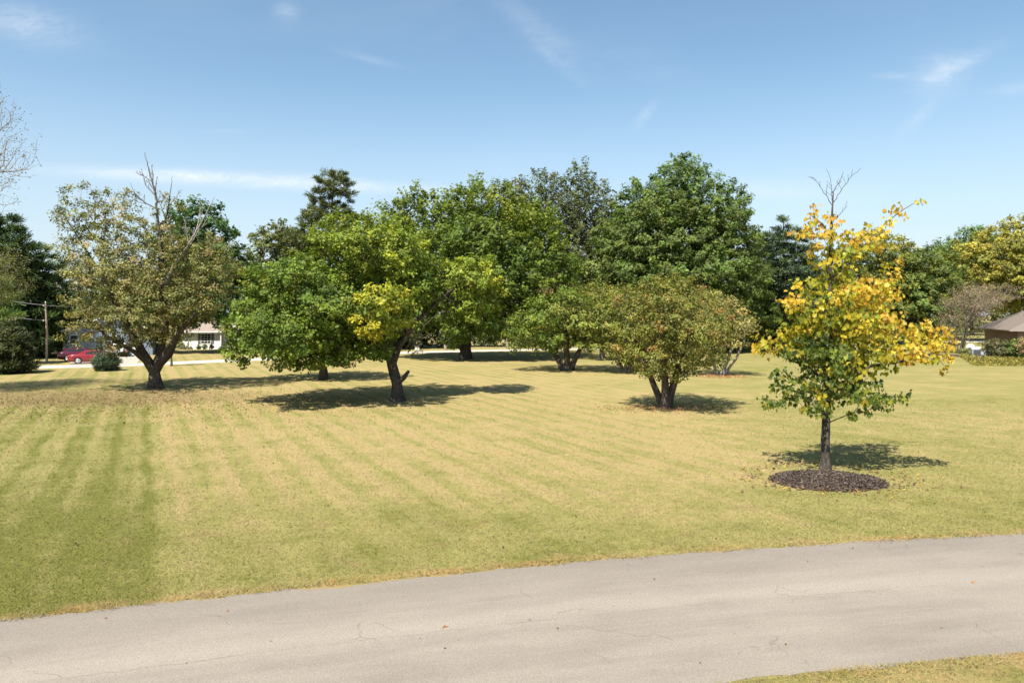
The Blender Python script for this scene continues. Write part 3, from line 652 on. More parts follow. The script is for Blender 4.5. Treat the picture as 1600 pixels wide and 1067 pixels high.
tree('dogwood_tree', 'green and red leaning multi-stemmed small tree right of the white mailbox', 'tree', 887, 579,
     stems_multi(887, 579, ((840, 510), (880, 475), (925, 500)), .30),
     [(850, 500, 52, 34, 0), (890, 480, 40, 34, 0), (820, 520, 34, 26, 0), (905, 500, 60, 32, 1), (950, 490, 32, 38, 1), (915, 530, 36, 20, 1, -.6), (860, 530, 50, 18, 0), (862, 462, 22, 12, 2, .5, .5), (835, 495, 10, 7, 2, -1.8, .6), (930, 462, 34, 16, 1)],
     [G_APPLE+[(.12, .13, .03, 2)], G_DOGW+[(.14, .17, .03, 4)], B_RED], s=.75, n=52, leaf=.16, kind='wide', seed=62, shrink=.6, ryk=1.4, maxn=800, up=.3)
tree('dogwood_tree', 'low green tree with several thin stems tucked left of the nearest multi-stemmed tree', 'tree', 978, 583,
     stems_multi(978, 583, ((955, 520), (975, 500), (1000, 520)), .16),
     [(965, 540, 26, 26, 0), (985, 560, 30, 14, 0), (950, 500, 34, 40, 0), (990, 500, 38, 44, 0), (1000, 552, 22, 18, 0)],
     [G_DOGW+[(.11, .14, .03, 4)]], s=.75, n=52, leaf=.16, kind='wide', seed=63, shrink=.6, ryk=1.4, maxn=500, bark=BARKG)
tree('dogwood_tree', 'tan-green small tree on pale slanting stems behind the right side of the nearest multi-stemmed one', 'tree', 1126, 586,
     [[(1120, 586, .13), (1112, 560, .11), (1100, 520, .08, .2), (1095, 490, .05)], [(1128, 586, .14), (1138, 560, .12), (1150, 520, .08), (1150, 490, .05)], [(1130, 586, .12), (1146, 562, .10, -.5), (1160, 530, .07, -.6), (1160, 500, .04)]],
     [(1125, 500, 46, 40, 0), (1145, 520, 30, 30, 0), (1100, 510, 38, 44, 0), (1110, 470, 30, 18, 0)],
     [[(.20, .17, .06, 3), (.15, .14, .045, 2), (.24, .15, .06, 1), (.11, .12, .03, 1)]], s=.75, n=48, leaf=.15, kind='wide', seed=64, shrink=.6, ryk=1.4, maxn=520, bark=BARKP)
tree('dogwood_tree', 'small dark tree with a straight grey trunk near the road, behind the leaning multi-stemmed one', 'tree', 941, 562,
     [[(941, 562, .28), (940, 545, .24), (938, 520, .18), (935, 480, .1)], [(940, 548, .12), (955, 536, .09), (975, 522, .06)]],
     [(930, 500, 40, 36, 0), (965, 505, 34, 28, 0), (940, 470, 40, 24, 0)], [G_DOGW], s=1.0, n=50, leaf=.22, kind='wide', seed=65, shrink=.6, ryk=1.4, maxn=260, bark=BARKG)

# --- tall trees
tree('maple_tree', 'huge spreading green maple with a thick dark trunk by the road, centre', 'tree', 727, 561,
     [[(727, 561, .62), (728, 545, .55), (730, 510, .5), (735, 470, .4), (745, 400, .28), (750, 340, .15)],
      [(730, 515, .35), (760, 480, .28, 1), (800, 430, .2, 1), (830, 380, .1, 1)], [(729, 520, .3), (700, 480, .25, 1), (665, 420, .18, 1), (640, 360, .1, 1)],
      [(726, 556, .25), (716, 535, .18, -1), (705, 510, .12, -1.5)]],
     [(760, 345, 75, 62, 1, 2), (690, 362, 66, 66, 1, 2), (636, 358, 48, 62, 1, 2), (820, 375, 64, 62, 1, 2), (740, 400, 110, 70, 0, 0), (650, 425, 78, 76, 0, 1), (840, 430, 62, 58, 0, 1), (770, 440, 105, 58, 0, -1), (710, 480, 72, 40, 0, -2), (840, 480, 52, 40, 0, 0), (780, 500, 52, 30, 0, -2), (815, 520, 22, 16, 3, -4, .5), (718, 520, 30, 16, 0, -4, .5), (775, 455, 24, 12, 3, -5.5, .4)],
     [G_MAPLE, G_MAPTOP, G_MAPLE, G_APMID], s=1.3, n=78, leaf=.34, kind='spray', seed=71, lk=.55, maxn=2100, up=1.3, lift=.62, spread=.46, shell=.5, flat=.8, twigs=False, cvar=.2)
tree('maple_tree', 'tall dense domed green maple standing right of centre behind the road', 'tree', 1060, 548,
     [[(1060, 548, .6), (1060, 500, .5), (1062, 420, .35), (1064, 320, .15)], [(1061, 480, .3), (1010, 400, .18), (985, 360, .08)], [(1061, 470, .3), (1110, 400, .18), (1140, 370, .08)]],
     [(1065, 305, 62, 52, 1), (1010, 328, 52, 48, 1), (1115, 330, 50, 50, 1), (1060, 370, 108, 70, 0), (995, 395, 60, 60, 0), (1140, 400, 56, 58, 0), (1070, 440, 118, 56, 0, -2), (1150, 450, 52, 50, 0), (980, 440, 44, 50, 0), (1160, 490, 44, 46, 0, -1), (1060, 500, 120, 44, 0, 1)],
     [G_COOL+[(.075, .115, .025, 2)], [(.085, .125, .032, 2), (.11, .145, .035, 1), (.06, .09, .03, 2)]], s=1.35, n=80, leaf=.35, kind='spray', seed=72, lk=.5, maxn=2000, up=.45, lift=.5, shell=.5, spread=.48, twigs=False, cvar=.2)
tree('elm_tree', 'loose grey-green tree with feathery upright tops between the two big maples', 'tree', 900, 540,
     [[(900, 540, .5), (900, 480, .4), (898, 380, .25), (905, 290, .08)], [(899, 420, .2), (865, 340, .12), (850, 290, .05)]],
     [(908, 292, 28, 32, 0), (852, 298, 32, 32, 0), (928, 335, 36, 42, 0), (885, 345, 58, 50, 0), (935, 395, 48, 50, 0), (895, 430, 68, 60, 0), (940, 455, 50, 56, 0), (820, 330, 40, 50, 0)],
     [G_GREY], s=1.3, n=52, leaf=.36, kind='spray', seed=73, maxn=1300, up=1.2, lift=.7, spread=.5, shell=.4, cvar=.2, bark=BARKG, tipr=.02)
tree('pine_tree', 'tall irregular pine rising above the wide old tree', 'tree', 515, 548,
     [[(515, 548, .4), (514, 450, .3), (515, 370, .2), (520, 300, .1), (524, 268, .04)]],
     [(522, 288, 27, 20, 0), (538, 305, 18, 14, 0), (500, 308, 20, 14, 0), (515, 335, 34, 18, 0), (495, 350, 26, 14, 0), (500, 380, 48, 24, 0), (465, 385, 30, 24, 0), (445, 372, 18, 12, 0, .5), (530, 372, 32, 22, 0)],
     [G_PINE], s=1.0, n=150, leaf=.42, kind='needle', lmat=NEEDLE, seed=74, maxn=800, up=.6, lift=.3, spread=.5, flat=.6, shell=.3, cvar=.16, tipr=.02)
tree('locust_tree', 'dull olive feathery tree left of the tall pine', 'tree', 440, 547,
     [[(440, 547, .35), (440, 480, .28), (438, 400, .15), (435, 360, .06)]],
     [(430, 375, 30, 22, 0), (425, 410, 40, 34, 0), (470, 410, 34, 34, 0), (440, 460, 60, 50, 0)], [G_GREY+[(.10, .12, .04, 3)]], s=1.4, n=70, leaf=.38, kind='spray', seed=75, maxn=600, up=.9, cvar=.15, twigs=False)
tree('oak_tree', 'dark green tree behind the right side of the left many-stemmed tree', 'tree', 368, 552,
     [[(368, 552, .45), (345, 480, .38), (312, 400, .25), (312, 345, .1)]],
     [(300, 342, 30, 26, 0), (328, 350, 26, 26, 0), (345, 385, 26, 30, 0), (300, 390, 60, 44, 0), (365, 415, 22, 22, 0), (330, 430, 62, 44, 0), (345, 470, 50, 36, 0), (280, 460, 50, 50, 0)],
     [[(.030, .060, .016, 2), (.042, .080, .02, 2), (.06, .10, .026, 1)]], s=1.4, n=80, leaf=.4, kind='spray', seed=76, maxn=700, up=.6, twigs=False)
# left dark conifers
tree('white_pine', 'dark tall pine with pale green branch tips at the left edge', 'tree', 5, 560,
     [[(5, 560, .4), (5, 480, .3), (3, 400, .2), (0, 345, .06)]],
     [(-10, 365, 40, 30, 0), (10, 395, 48, 34, 0, 0), (25, 430, 50, 36, 0, 1), (5, 480, 70, 44, 0, 1), (20, 520, 62, 34, 0, 1), (52, 410, 16, 22, 0, 1)],
     [G_DARK], s=1.0, n=130, leaf=.55, kind='needle', lmat=NEEDLE, seed=81, maxn=930, up=.2, flat=.5, shell=.4)
tree('white_pine', 'pale yellow-green soft pine boughs over the round conifer at the left edge', 'tree', -12, 568,
     [[(-12, 568, .3), (-12, 500, .22), (-12, 430, .1)], [(-12, 500, .1), (15, 492, .06, -1), (38, 496, .03, -1.5)], [(-12, 460, .1), (10, 450, .06, -1), (30, 447, .03, -1.5)]],
     [(18, 448, 14, 12, 0, -1.5), (33, 458, 9, 8, 0, -1.5), (5, 470, 16, 7, 0, -1.2), (15, 490, 18, 7, 0, -1.2), (40, 492, 10, 6, 0, -1.5), (5, 505, 16, 6, 0, -1), (-5, 430, 18, 22, 0, -1)],
     [G_WPINE], s=.7, n=90, leaf=.45, kind='needle', lmat=NEEDLE, seed=82, maxn=200, up=.5, flat=.5, shell=.2, d=71)
tree('spruce_tree', 'dark spruce behind the leaning utility pole', 'tree', 62, 556,
     [[(62, 556, .3), (62, 480, .22), (62, 425, .06)]],
     [(60, 445, 16, 26, 0), (62, 480, 32, 32, 0), (64, 520, 42, 26, 0), (90, 500, 24, 40, 0), (40, 500, 30, 40, 0)],
     [G_DARK], s=1.0, n=130, leaf=.55, kind='needle', lmat=NEEDLE, seed=83, maxn=600, up=.1, flat=.45, shell=.4)
tree('broadleaf_tree', 'brownish green tree behind the gabled house on the left', 'tree', 125, 545,
     [[(125, 545, .35), (125, 490, .25), (125, 430, .1)]],
     [(118, 450, 40, 30, 0), (100, 480, 34, 36, 0), (150, 470, 44, 40, 0), (90, 445, 20, 18, 0), (190, 460, 50, 50, 0)],
     [[(.09, .10, .03, 2), (.06, .08, .025, 2), (.14, .11, .05, 1)]], s=1.5, n=72, leaf=.38, kind='spray', seed=84, maxn=588, twigs=False)
tree('shrubby_tree', 'thin purplish half-bare tree beside the gabled house corner', 'tree', 92, 550,
     [[(92, 550, .12), (90, 520, .08), (84, 495, .04)], [(92, 550, .10), (98, 520, .07), (106, 500, .03)]],
     [(88, 505, 18, 18, 0), (105, 505, 18, 14, 0), (82, 525, 14, 14, 0)], [B_PURP], s=.9, n=12, leaf=.26, kind='spray', seed=85, maxn=140, tipr=.02)
tree('broadleaf_tree', 'dim green tree closing the gap between the tall pine and the huge maple', 'tree', 590, 544,
     [[(590, 544, .35), (590, 480, .3), (590, 400, .12)]],
     [(585, 400, 60, 60, 0), (620, 440, 60, 60, 0), (560, 460, 60, 50, 0), (600, 500, 80, 36, 0)], [G_COOL], s=1.8, n=80, leaf=.45, kind='spray', seed=86, maxn=500, twigs=False)
tree('broadleaf_tree', 'dim green tree closing the gap between the grey-green tree and the domed maple', 'tree', 962, 542,
     [[(962, 542, .35), (962, 480, .3), (962, 420, .12)]],
     [(962, 400, 46, 60, 0), (950, 460, 66, 60, 0), (985, 500, 66, 36, 0)], [G_COOL], s=1.8, n=80, leaf=.45, kind='spray', seed=87, maxn=460, twigs=False)
# right background
tree('white_pine', 'blue-green pine behind and left of the young maple', 'tree', 1226, 545,
     [[(1226, 545, .4), (1226, 480, .3), (1225, 400, .15), (1224, 345, .05)]],
     [(1224, 355, 12, 14, 0), (1222, 378, 28, 18, 0), (1228, 405, 40, 22, 0), (1225, 435, 48, 24, 0), (1225, 470, 52, 26, 0), (1240, 375, 14, 18, 0)],
     [G_SPR+[(.07, .10, .04, 3)]], s=1.1, n=130, leaf=.55, kind='needle', lmat=NEEDLE, seed=91, maxn=720, up=.4, flat=.5, shell=.35)
tree('white_pine', 'smaller pine squeezed between the domed maple and the blue-green pine', 'tree', 1186, 543,
     [[(1186, 543, .35), (1186, 480, .25), (1188, 400, .1), (1189, 365, .04)]],
     [(1188, 380, 12, 18, 0), (1186, 410, 20, 20, 0), (1186, 440, 28, 26, 0), (1190, 480, 36, 30, 0)],
     [G_SPR+[(.07, .10, .04, 3)]], s=1.2, n=130, leaf=.55, kind='needle', lmat=NEEDLE, seed=92, maxn=390, up=.4, flat=.5, shell=.35)
tree('broadleaf_tree', 'low olive tree below the blue-green pine, across the road', 'tree', 1235, 541,
     [[(1235, 541, .3), (1235, 500, .25), (1235, 450, .1)]],
     [(1240, 440, 46, 26, 0), (1215, 480, 46, 36, 0), (1270, 470, 44, 44, 0), (1235, 510, 62, 26, 0), (1200, 515, 40, 26, 0)],
     [G_GREY+B_OL], s=1.5, n=72, leaf=.38, kind='spray', seed=93, maxn=588, twigs=False)
tree('broadleaf_tree', 'yellow-green round-topped tree behind the young maple', 'tree', 1375, 536,
     [[(1375, 536, .4), (1375, 480, .3), (1375, 400, .12)]],
     [(1375, 395, 44, 28, 1), (1350, 420, 44, 36, 0), (1395, 420, 34, 36, 1), (1370, 460, 66, 44, 0), (1330, 470, 44, 44, 0)],
     [B_OL+[(.17, .17, .04, 3)], B_YEL], s=1.5, n=72, leaf=.4, kind='spray', seed=94, maxn=784, twigs=False, up=.8)
tree('broadleaf_tree', 'mid-green tree to the right of the young maple', 'tree', 1430, 538,
     [[(1430, 538, .4), (1430, 480, .3), (1432, 420, .12)]],
     [(1428, 425, 38, 30, 0), (1460, 425, 34, 34, 0), (1440, 465, 56, 42, 0), (1410, 490, 46, 36, 0), (1450, 505, 46, 26, 0), (1405, 440, 30, 34, 0)],
     [B_OL+[(.08, .12, .03, 3)]], s=1.4, n=72, leaf=.38, kind='spray', seed=95, maxn=868, twigs=False)
tree('broadleaf_tree', 'green tree with a round crown poking above the yellowing trees on the right', 'tree', 1518, 524,
     [[(1518, 524, .4), (1518, 480, .3), (1518, 400, .12)]],
     [(1522, 378, 32, 20, 0), (1490, 400, 40, 26, 0), (1470, 425, 34, 34, 0), (1520, 420, 50, 40, 0), (1455, 395, 10, 12, 0)],
     [[(.075, .12, .032, 2), (.10, .14, .04, 1), (.06, .09, .03, 1)]], s=1.9, n=72, leaf=.5, kind='spray', seed=96, maxn=644, twigs=False)
tree('broadleaf_tree', 'large golden-yellow tree at the right edge behind the brick house', 'tree', 1590, 533,
     [[(1590, 533, .5), (1590, 470, .4), (1590, 390, .15)]],
     [(1595, 360, 30, 22, 0), (1560, 385, 40, 24, 0), (1600, 400, 50, 44, 0), (1545, 415, 44, 40, 0), (1580, 450, 70, 40, 0), (1640, 420, 50, 60, 0), (1520, 450, 40, 36, 0), (1500, 420, 26, 26, 0)],
     [B_YEL+[(.20, .18, .04, 2)]], s=1.5, n=72, leaf=.42, kind='spray', seed=97, maxn=1148, twigs=False)
tree('half_bare_tree', 'half-bare purplish brown tree with many thin stems beside the brick house', 'tree', 1499, 555,
     [[(1497, 555, .13), (1496, 540, .1), (1490, 515, .07), (1486, 485, .04, .5)], [(1502, 555, .13), (1508, 535, .1), (1514, 505, .07, .4), (1522, 480, .04)], [(1499, 555, .1), (1500, 530, .08, -.5), (1504, 500, .05, -.8), (1505, 470, .03, -.8)], [(1504, 555, .09), (1512, 525, .07, .8), (1530, 490, .05, 2), (1560, 470, .03, 3)]],
     [(1515, 474, 40, 26, 0), (1552, 468, 36, 20, 0, 3), (1498, 500, 28, 34, 0), (1590, 458, 34, 17, 0, 5), (1488, 520, 20, 14, 1), (1507, 506, 22, 18, 1)],
     [B_PURP, [(.10, .11, .04, 2), (.14, .12, .06, 1)]], s=.62, n=20, leaf=.16, kind='rhomb', seed=98, maxn=900, d=92, bark=BARKP, tipr=.016, up=.6, spread=.7)
tree('smoke_bush', 'dark reddish half-bare tree behind the green and red multi-stemmed one', 'tree', 868, 552,
     [[(868, 552, .14), (866, 510, .1), (862, 470, .05)], [(870, 552, .12), (880, 510, .08), (890, 465, .04)]],
     [(868, 448, 28, 18, 0), (885, 468, 30, 18, 0), (850, 475, 30, 18, 0)], [B_RED], s=.9, n=20, leaf=.22, kind='spray', seed=99, maxn=260, tipr=.02, up=.9)
# off-frame tree reaching in at upper left; leafy unseen lobes added to shade lawn
tree('half_bare_tree', 'tree whose thin, nearly leafless twigs reach in at the upper left edge, its leafy crown unseen', 'tree', -110, 615,
     [[(-110, 615, .3), (-108, 540, .25), (-100, 440, .2), (-85, 340, .12), (-60, 240, .06)], [(-100, 440, .1), (-60, 350, .07, -.3), (-20, 290, .05, -.6), (20, 262, .02, -.8)], [(-88, 340, .08), (-50, 270, .06, -.3), (-10, 225, .04, -.6), (30, 195, .02, -.8)], [(-70, 280, .06), (-45, 210, .04), (-15, 160, .02, -.3)],
      [(-95, 400, .1), (-60, 330, .06, .5), (-25, 268, .04, .6), (35, 262, .012, .6)]],
     [(-5, 195, 42, 52, 0, -.4), (20, 190, 30, 28, 0, -.6), (10, 240, 48, 32, 0, -.4), (15, 272, 34, 22, 0, -.6), (-60, 260, 70, 100, 0, 0, .5), (-5, 150, 20, 22, 0), (-95, 410, 60, 75, 1, 1), (-80, 350, 60, 60, 1, -2), (-90, 430, 55, 60, 1, 4), (-150, 420, 60, 80, 1, 1)],
     [B_PURP+[(.12, .12, .07, 1)], G_OLIVE], s=.50, n=26, leaf=.11, thin={0: .085}, seed=101, maxn=1900, bark=BARKP, tipr=.010, spread=.8, shell=.15, up=.6, lift=.5)

# small shrubs
def shrub(name, label, px, yb, lobes, pal, cat='shrub', **kw):
    kw.setdefault('s', .5); kw.setdefault('n', 40); kw.setdefault('leaf', .16); kw.setdefault('kind', 'rhomb'); kw.setdefault('maxn', 300)
    return tree(name, label, cat, px, yb, [[(px, yb, .09), (px, yb-6, .07), (px, yb-12, .04)]], lobes, [pal], twigs=False, **kw)
shrub('conifer_shrub', 'tall dark conical evergreen at the left edge of the lawn', 16, 583, [(16, 560, 32, 24, 0), (16, 572, 32, 14, 0), (16, 540, 24, 22, 0), (18, 522, 11, 16, 0)],
      [(.045, .055, .022, 2), (.06, .07, .028, 2), (.09, .08, .04, .6)], s=.42, n=110, leaf=.32, kind='needle', lmat=NEEDLE, seed=111, maxn=900, up=1.0, shell=.55, spread=.6, flat=1)
shrub('spruce_shrub', 'small round blue-green spruce on the lawn in front of the red cars', 166, 579, [(166, 568, 16, 11, 0), (166, 561, 10, 7, 0)], G_SPR, s=.30, n=90, leaf=.24, kind='needle', lmat=NEEDLE, seed=112, up=.5, shell=.5, spread=.6, flat=1, maxn=300)
for k, (px, lb) in enumerate(((310.5, 'left one of three clipped round shrubs under the white house window'), (320, 'middle one of three clipped round shrubs under the white house window'), (330.5, 'right one of three clipped round shrubs under the white house window'))):
    shrub('boxwood_shrub', lb, px, 545.5, [(px, 542.5, 3.4, 3.2, 0)], [(.05, .07, .02), (.07, .09, .03)], s=.16, n=30, leaf=.10, seed=120+k, maxn=60, d=101, group='clipped shrubs in front of the white house')
shrub('hedge', 'olive brown clipped hedge in front of the brick house', 1556, 556, [(1552, 538, 15, 6.5, 0), (1568, 539, 12, 6, 0), (1558, 548, 19, 8, 0)], [(.10, .09, .04), (.07, .075, .03), (.13, .11, .06)], s=.4, n=36, leaf=.15, seed=131, maxn=340, d=80)
shrub('shrub', 'green leafy shrub right of the brick pillar', 1584, 557, [(1584, 541, 14, 8, 0), (1594, 536, 10, 6, 0), (1586, 550, 18, 8, 0)], [(.09, .13, .03), (.12, .15, .04), (.06, .09, .025)], s=.4, n=36, leaf=.18, seed=132, maxn=260, d=79)
shrub('shrub', 'pinkish bronze shrub at the right edge by the brick house', 1600, 557, [(1600, 541, 9, 11, 0)], [(.30, .17, .12), (.24, .15, .09), (.16, .13, .06)], s=.35, n=30, leaf=.15, seed=133, maxn=120, d=77)
shrub('shrub', 'low yellow-green shrub left of the grey cooling unit', 1510, 557, [(1510, 551, 9, 5, 0)], [(.17, .17, .04), (.12, .14, .035)], s=.3, n=30, leaf=.14, seed=134, maxn=100)
shrub('shrub', 'dark green shrub left of the white house', 291, 545.5, [(288, 538, 14, 8, 0), (300, 541, 6, 5, 0)], [(.06, .08, .02), (.10, .11, .03)], s=.7, n=30, leaf=.26, seed=136, maxn=90, d=103)
shrub('shrub', 'small dark shrub at the corner of the gabled house', 146, 560, [(146, 553, 9, 6, 0)], G_DARK, s=.5, n=36, leaf=.24, seed=137, maxn=60, d=83)
tree('young_tree', 'thin young tree beside the road, just right of the many-stemmed left tree', 'tree', 268, 572, [[(268, 572, .09), (268, 560, .07), (267, 545, .05), (266, 520, .03)]], [(266, 520, 16, 20, 0)], [G_OLIVE], s=.8, n=24, leaf=.2, seed=138, maxn=50)

def leafmass(name, label, cat, P, Nrm, leaf, pal, m_=None, seed=1, kind='spray', up=.6):
    r = np.random.default_rng(seed); N = len(P); a = np.array([c[:3] for c in pal], float)
    w_ = np.array([c[3] if len(c) > 3 else 1 for c in pal], float); col = a[r.choice(len(a), N, p=w_/w_.sum())]
    cell = np.floor(P/1.6).astype(int); hsh = ((cell[:, 0]*73856093) ^ (cell[:, 1]*19349663) ^ (cell[:, 2]*83492791)) % 997/997.0
    col = col*(.65+.7*hsh[:, None])*(1+.15*r.normal(0, 1, (N, 1))).clip(.5, 1.5)
    V_, F_, nf = place_leaves(P, Nrm*.5+[0, 0, up]+r.normal(0, .5, (N, 3)), r.normal(0, 1, (N, 3)), leaf*r.uniform(.7, 1.3, N), kind)
    return tag(np_mesh(name, V_, F_, m_ or LEAF, col=np.repeat(col.clip(.004, .9), nf, 0)), label, cat, kind='stuff')
# low planting bed at right, undergrowth beyond the road, far wood
r = np.random.default_rng(200)
N = 9000; px = 1500+r.random(N)**.9*150; yb = 557+r.random(N)*15*np.clip((px-1500)/20, .15, 1); dd = CAMH*FOC/(yb-HOR)
P = np.stack([(px-800)/FOC*dd, dd, .02+r.random(N)*.38*np.minimum(1, (572-yb)/3+.3)], 1)
leafmass('groundcover', 'low yellow-green ground cover in the bed in front of the brick house', 'ground cover', P, np.zeros((N, 3)), .15, [(.24, .20, .04, 2), (.30, .24, .05, 1), (.14, .15, .04, 2), (.20, .10, .05, .4)], seed=201, kind='rhomb')
def wood(N, x0, x1, yfun, depth, hfun, seed, leaf, pal, name, label, cat):
    r = np.random.default_rng(seed); x = r.uniform(x0, x1, N); hgt = hfun(x); z = hgt*r.random(N)**.8
    bulge = 1.5*np.sin(x*.9+z*.5)+1.2*np.sin(x*.37+2+z*.3)+depth*(z/np.maximum(hgt, .1))**2*.6
    y = yfun(x)+bulge+r.random(N)*depth*.5
    return leafmass(name, label, cat, np.stack([x, y, z], 1), np.tile([0, -.8, 0], (N, 1)), leaf, pal, seed=seed)
def hill(x, s, a, b): return a+b*(.5+.25*np.sin(x*.21*s+1)+.17*np.sin(x*.53*s+2)+.12*np.sin(x*1.3*s+4)+.08*np.sin(x*2.9*s))
rx_ = [-90, -45, -33.8, -13.7, 5.6, 41, 84, 160]; ry_ = [60, 72, 80, 98.5, 107, 118.5, 137, 178]
wood(26000, -20, 74, lambda x: np.interp(x, rx_, ry_)+5.5, 5, lambda x: hill(x, 1, 2.6, 5.5), 211, .42, [(.035, .055, .018, 3), (.05, .075, .022, 2), (.08, .09, .028, 1)], 'undergrowth', 'dark tangled woodland undergrowth along the far side of the pale road', 'undergrowth')
wood(9000, -95, -47, lambda x: 92+0*x, 5, lambda x: hill(x, 1, 3, 5), 212, .5, [(.025, .04, .014, 2), (.04, .06, .018, 1)], 'undergrowth', 'dark woodland undergrowth behind the utility pole and evergreens on the left', 'undergrowth')
wood(30000, -190, 230, lambda x: 175+.0*x+.15*np.abs(x), 12, lambda x: hill(x, .35, 9, 9), 213, .95, [(.06, .075, .028, 2), (.09, .10, .035, 2), (.12, .11, .04, 1)], 'distant_wood', 'distant mixed wood closing the horizon behind the trees', 'wood')

# ------------------------------------------------------------------ mulch bed and litter
MULCH = mat('mulch', (.082, .060, .048), .95, .15, var=.35, vscale=6, fine=5, bump=1, bscale=30)
mr = np.random.default_rng(300); mc = (9.5, 21.2); RX, RY = 1.58, 1.30
V_, F_ = [(0, 0, .15)], []; NR, NA = 14, 72
lobf = 1+.05*np.sin(np.arange(NA)*2*np.pi/NA*2+1)+.025*np.sin(np.arange(NA)*2*np.pi/NA*7)
for k in range(1, NR+1):
    f = k/NR
    for a in range(NA):
        t_ = 2*math.pi*a/NA; z = .15*(1-f**2.4)+.008+(mr.normal(0, .011) if k < NR else -.008)
        V_.append((RX*f*lobf[a]*math.cos(t_), RY*f*lobf[a]*math.sin(t_), z))
for a in range(NA): F_.append((0, 1+a, 1+(a+1) % NA))
for k in range(NR-1):
    for a in range(NA): s0 = 1+k*NA; F_.append((s0+a, s0+NA+a, s0+NA+(a+1) % NA, s0+(a+1) % NA))
mb = tag(empty('mulch_bed', (mc[0], mc[1], 0)), 'oval bed of dark brown bark mulch round the young maple', 'mulch bed')
make_mesh('mulch_mound', V_, F_, MULCH, mb)
N = 9000; a = mr.uniform(0, 2*np.pi, N); f = mr.random(N)**.5*1.03*(1+.05*np.sin(a*2+1)+.025*np.sin(a*7))+np.abs(mr.normal(0, .03, N)); P = np.stack([RX*f*np.cos(a), RY*f*np.sin(a), .15*(1-np.minimum(f, 1)**2.4)+.012+mr.random(N)*.024], 1)
cc_ = np.array([(.085, .062, .05), (.12, .088, .068), (.05, .038, .03), (.20, .15, .11), (.10, .076, .062)])[mr.choice(5, N, p=[.37, .22, .28, .02, .11])]
Vv, Ff, nf = place_leaves(P, mr.normal(0, .5, (N, 3))+[0, 0, 1], mr.normal(0, 1, (N, 3)), mr.uniform(.03, .085, N), 'rhomb')
ch = np_mesh('bark_chips', Vv, Ff, NEEDLE, mb, col=cc_); ch['kind'] = 'stuff'
def litter(name, label, P, sz, cols, seed):
    r = np.random.default_rng(seed); N = len(P); c = np.array(cols)[r.integers(0, len(cols), N)]*r.uniform(.6, 1.3, (N, 1))
    V_, F_, nf = place_leaves(P, r.normal(0, .35, (N, 3))+[0, 0, 1], r.normal(0, 1, (N, 3)), sz*r.uniform(.6, 1.3, N), 'wide')
    return tag(np_mesh(name, V_, F_, YLEAF, col=c), label, 'leaves', kind='stuff')
r = np.random.default_rng(310)
N = 9000; X_ = r.normal(-26, 9, N); Y_ = 43+r.normal(0, 3.6, N)-np.abs(r.normal(0, 3.5, N)); P = np.stack([X_, Y_, np.full(N, .03)+r.random(N)*.03], 1)
litter('fallen_leaves', 'tan fallen leaves scattered on the grass round the left many-stemmed tree', P, .085, [(.22, .15, .08), (.17, .12, .06), (.30, .22, .12), (.13, .09, .05)], 311)
N = 210; Y_ = 15+r.random(N)**1.6*26; X_ = (r.random(N)*2-1)*Y_*.75; ok = (Y_ > edge(X_)+.2); P = np.stack([X_, Y_, np.full(N, .035)], 1)[ok]
litter('fallen_leaves', 'sparse dark and orange fallen leaves dotted over the open lawn', P, .055, [(.10, .07, .05), (.42, .20, .06), (.07, .05, .04), (.30, .2, .1)], 312)
N = 380; a = r.uniform(0, 6.28, N); f = 1+np.abs(r.normal(0, .35, N)); P = np.stack([9.7+1.85*f*np.cos(a), 21.6+1.5*f*np.sin(a), np.full(N, .05)], 1)
litter('fallen_leaves', 'yellow and brown maple leaves lying round the edge of the mulch bed', P, .085, [(.5, .32, .05), (.40, .22, .10), (.16, .10, .07), (.22, .14, .09)], 313)
N = 45; X_ = r.uniform(-8, 12, N); Y_ = edge(X_)-r.random(N)*5; ok = Y_ > 9; P = np.stack([X_, Y_, np.full(N, .012)], 1)[ok]
litter('fallen_leaves', 'tiny dried leaf bits and specks scattered on the grey drive', P, .035, [(.10, .08, .05), (.16, .11, .06), (.25, .12, .04), (.14, .13, .05)], 314)
N = 900; X_ = r.normal(at(1040, 38).x, 1.6, N); Y_ = 37.6+r.normal(0, .8, N); P = np.stack([X_, Y_, np.full(N, .035)], 1)
litter('fallen_leaves', 'rust-coloured fallen leaves under the nearest multi-stemmed small tree', P, .09, [(.36, .18, .10), (.42, .26, .14), (.25, .12, .07)], 315)
N = 500; X_ = r.normal(at(1126, gd(588)).x, 1.2, N); Y_ = gd(588)+r.normal(0, 1.0, N); P = np.stack([X_, Y_, np.full(N, .035)], 1)
litter('fallen_leaves', 'reddish fallen leaves at the foot of the pale slanting stems', P, .13, [(.46, .20, .12), (.42, .24, .14)], 316)
for k, (px, py, lb, c) in enumerate(((692, 981, 'single curled rust-brown leaf lying in the middle of the drive', (.30, .12, .05)), (1519, 911, 'single orange-brown leaf lying on the right part of the drive', (.45, .20, .05)))):
    p = at(px, gd(py)); V_, F_, nf = place_leaves(np.array([[0, 0, .012]]), np.array([[.3, -.4, 1.0]]), np.array([[1.0, -.2, 0]]), np.array([.12]), 'maple')
    tag(np_mesh('fallen_leaf', V_, F_, YLEAF, loc=(p.x, p.y, 0), col=np.tile([c], (nf, 1))), lb, 'leaf', 'single leaves on the drive')

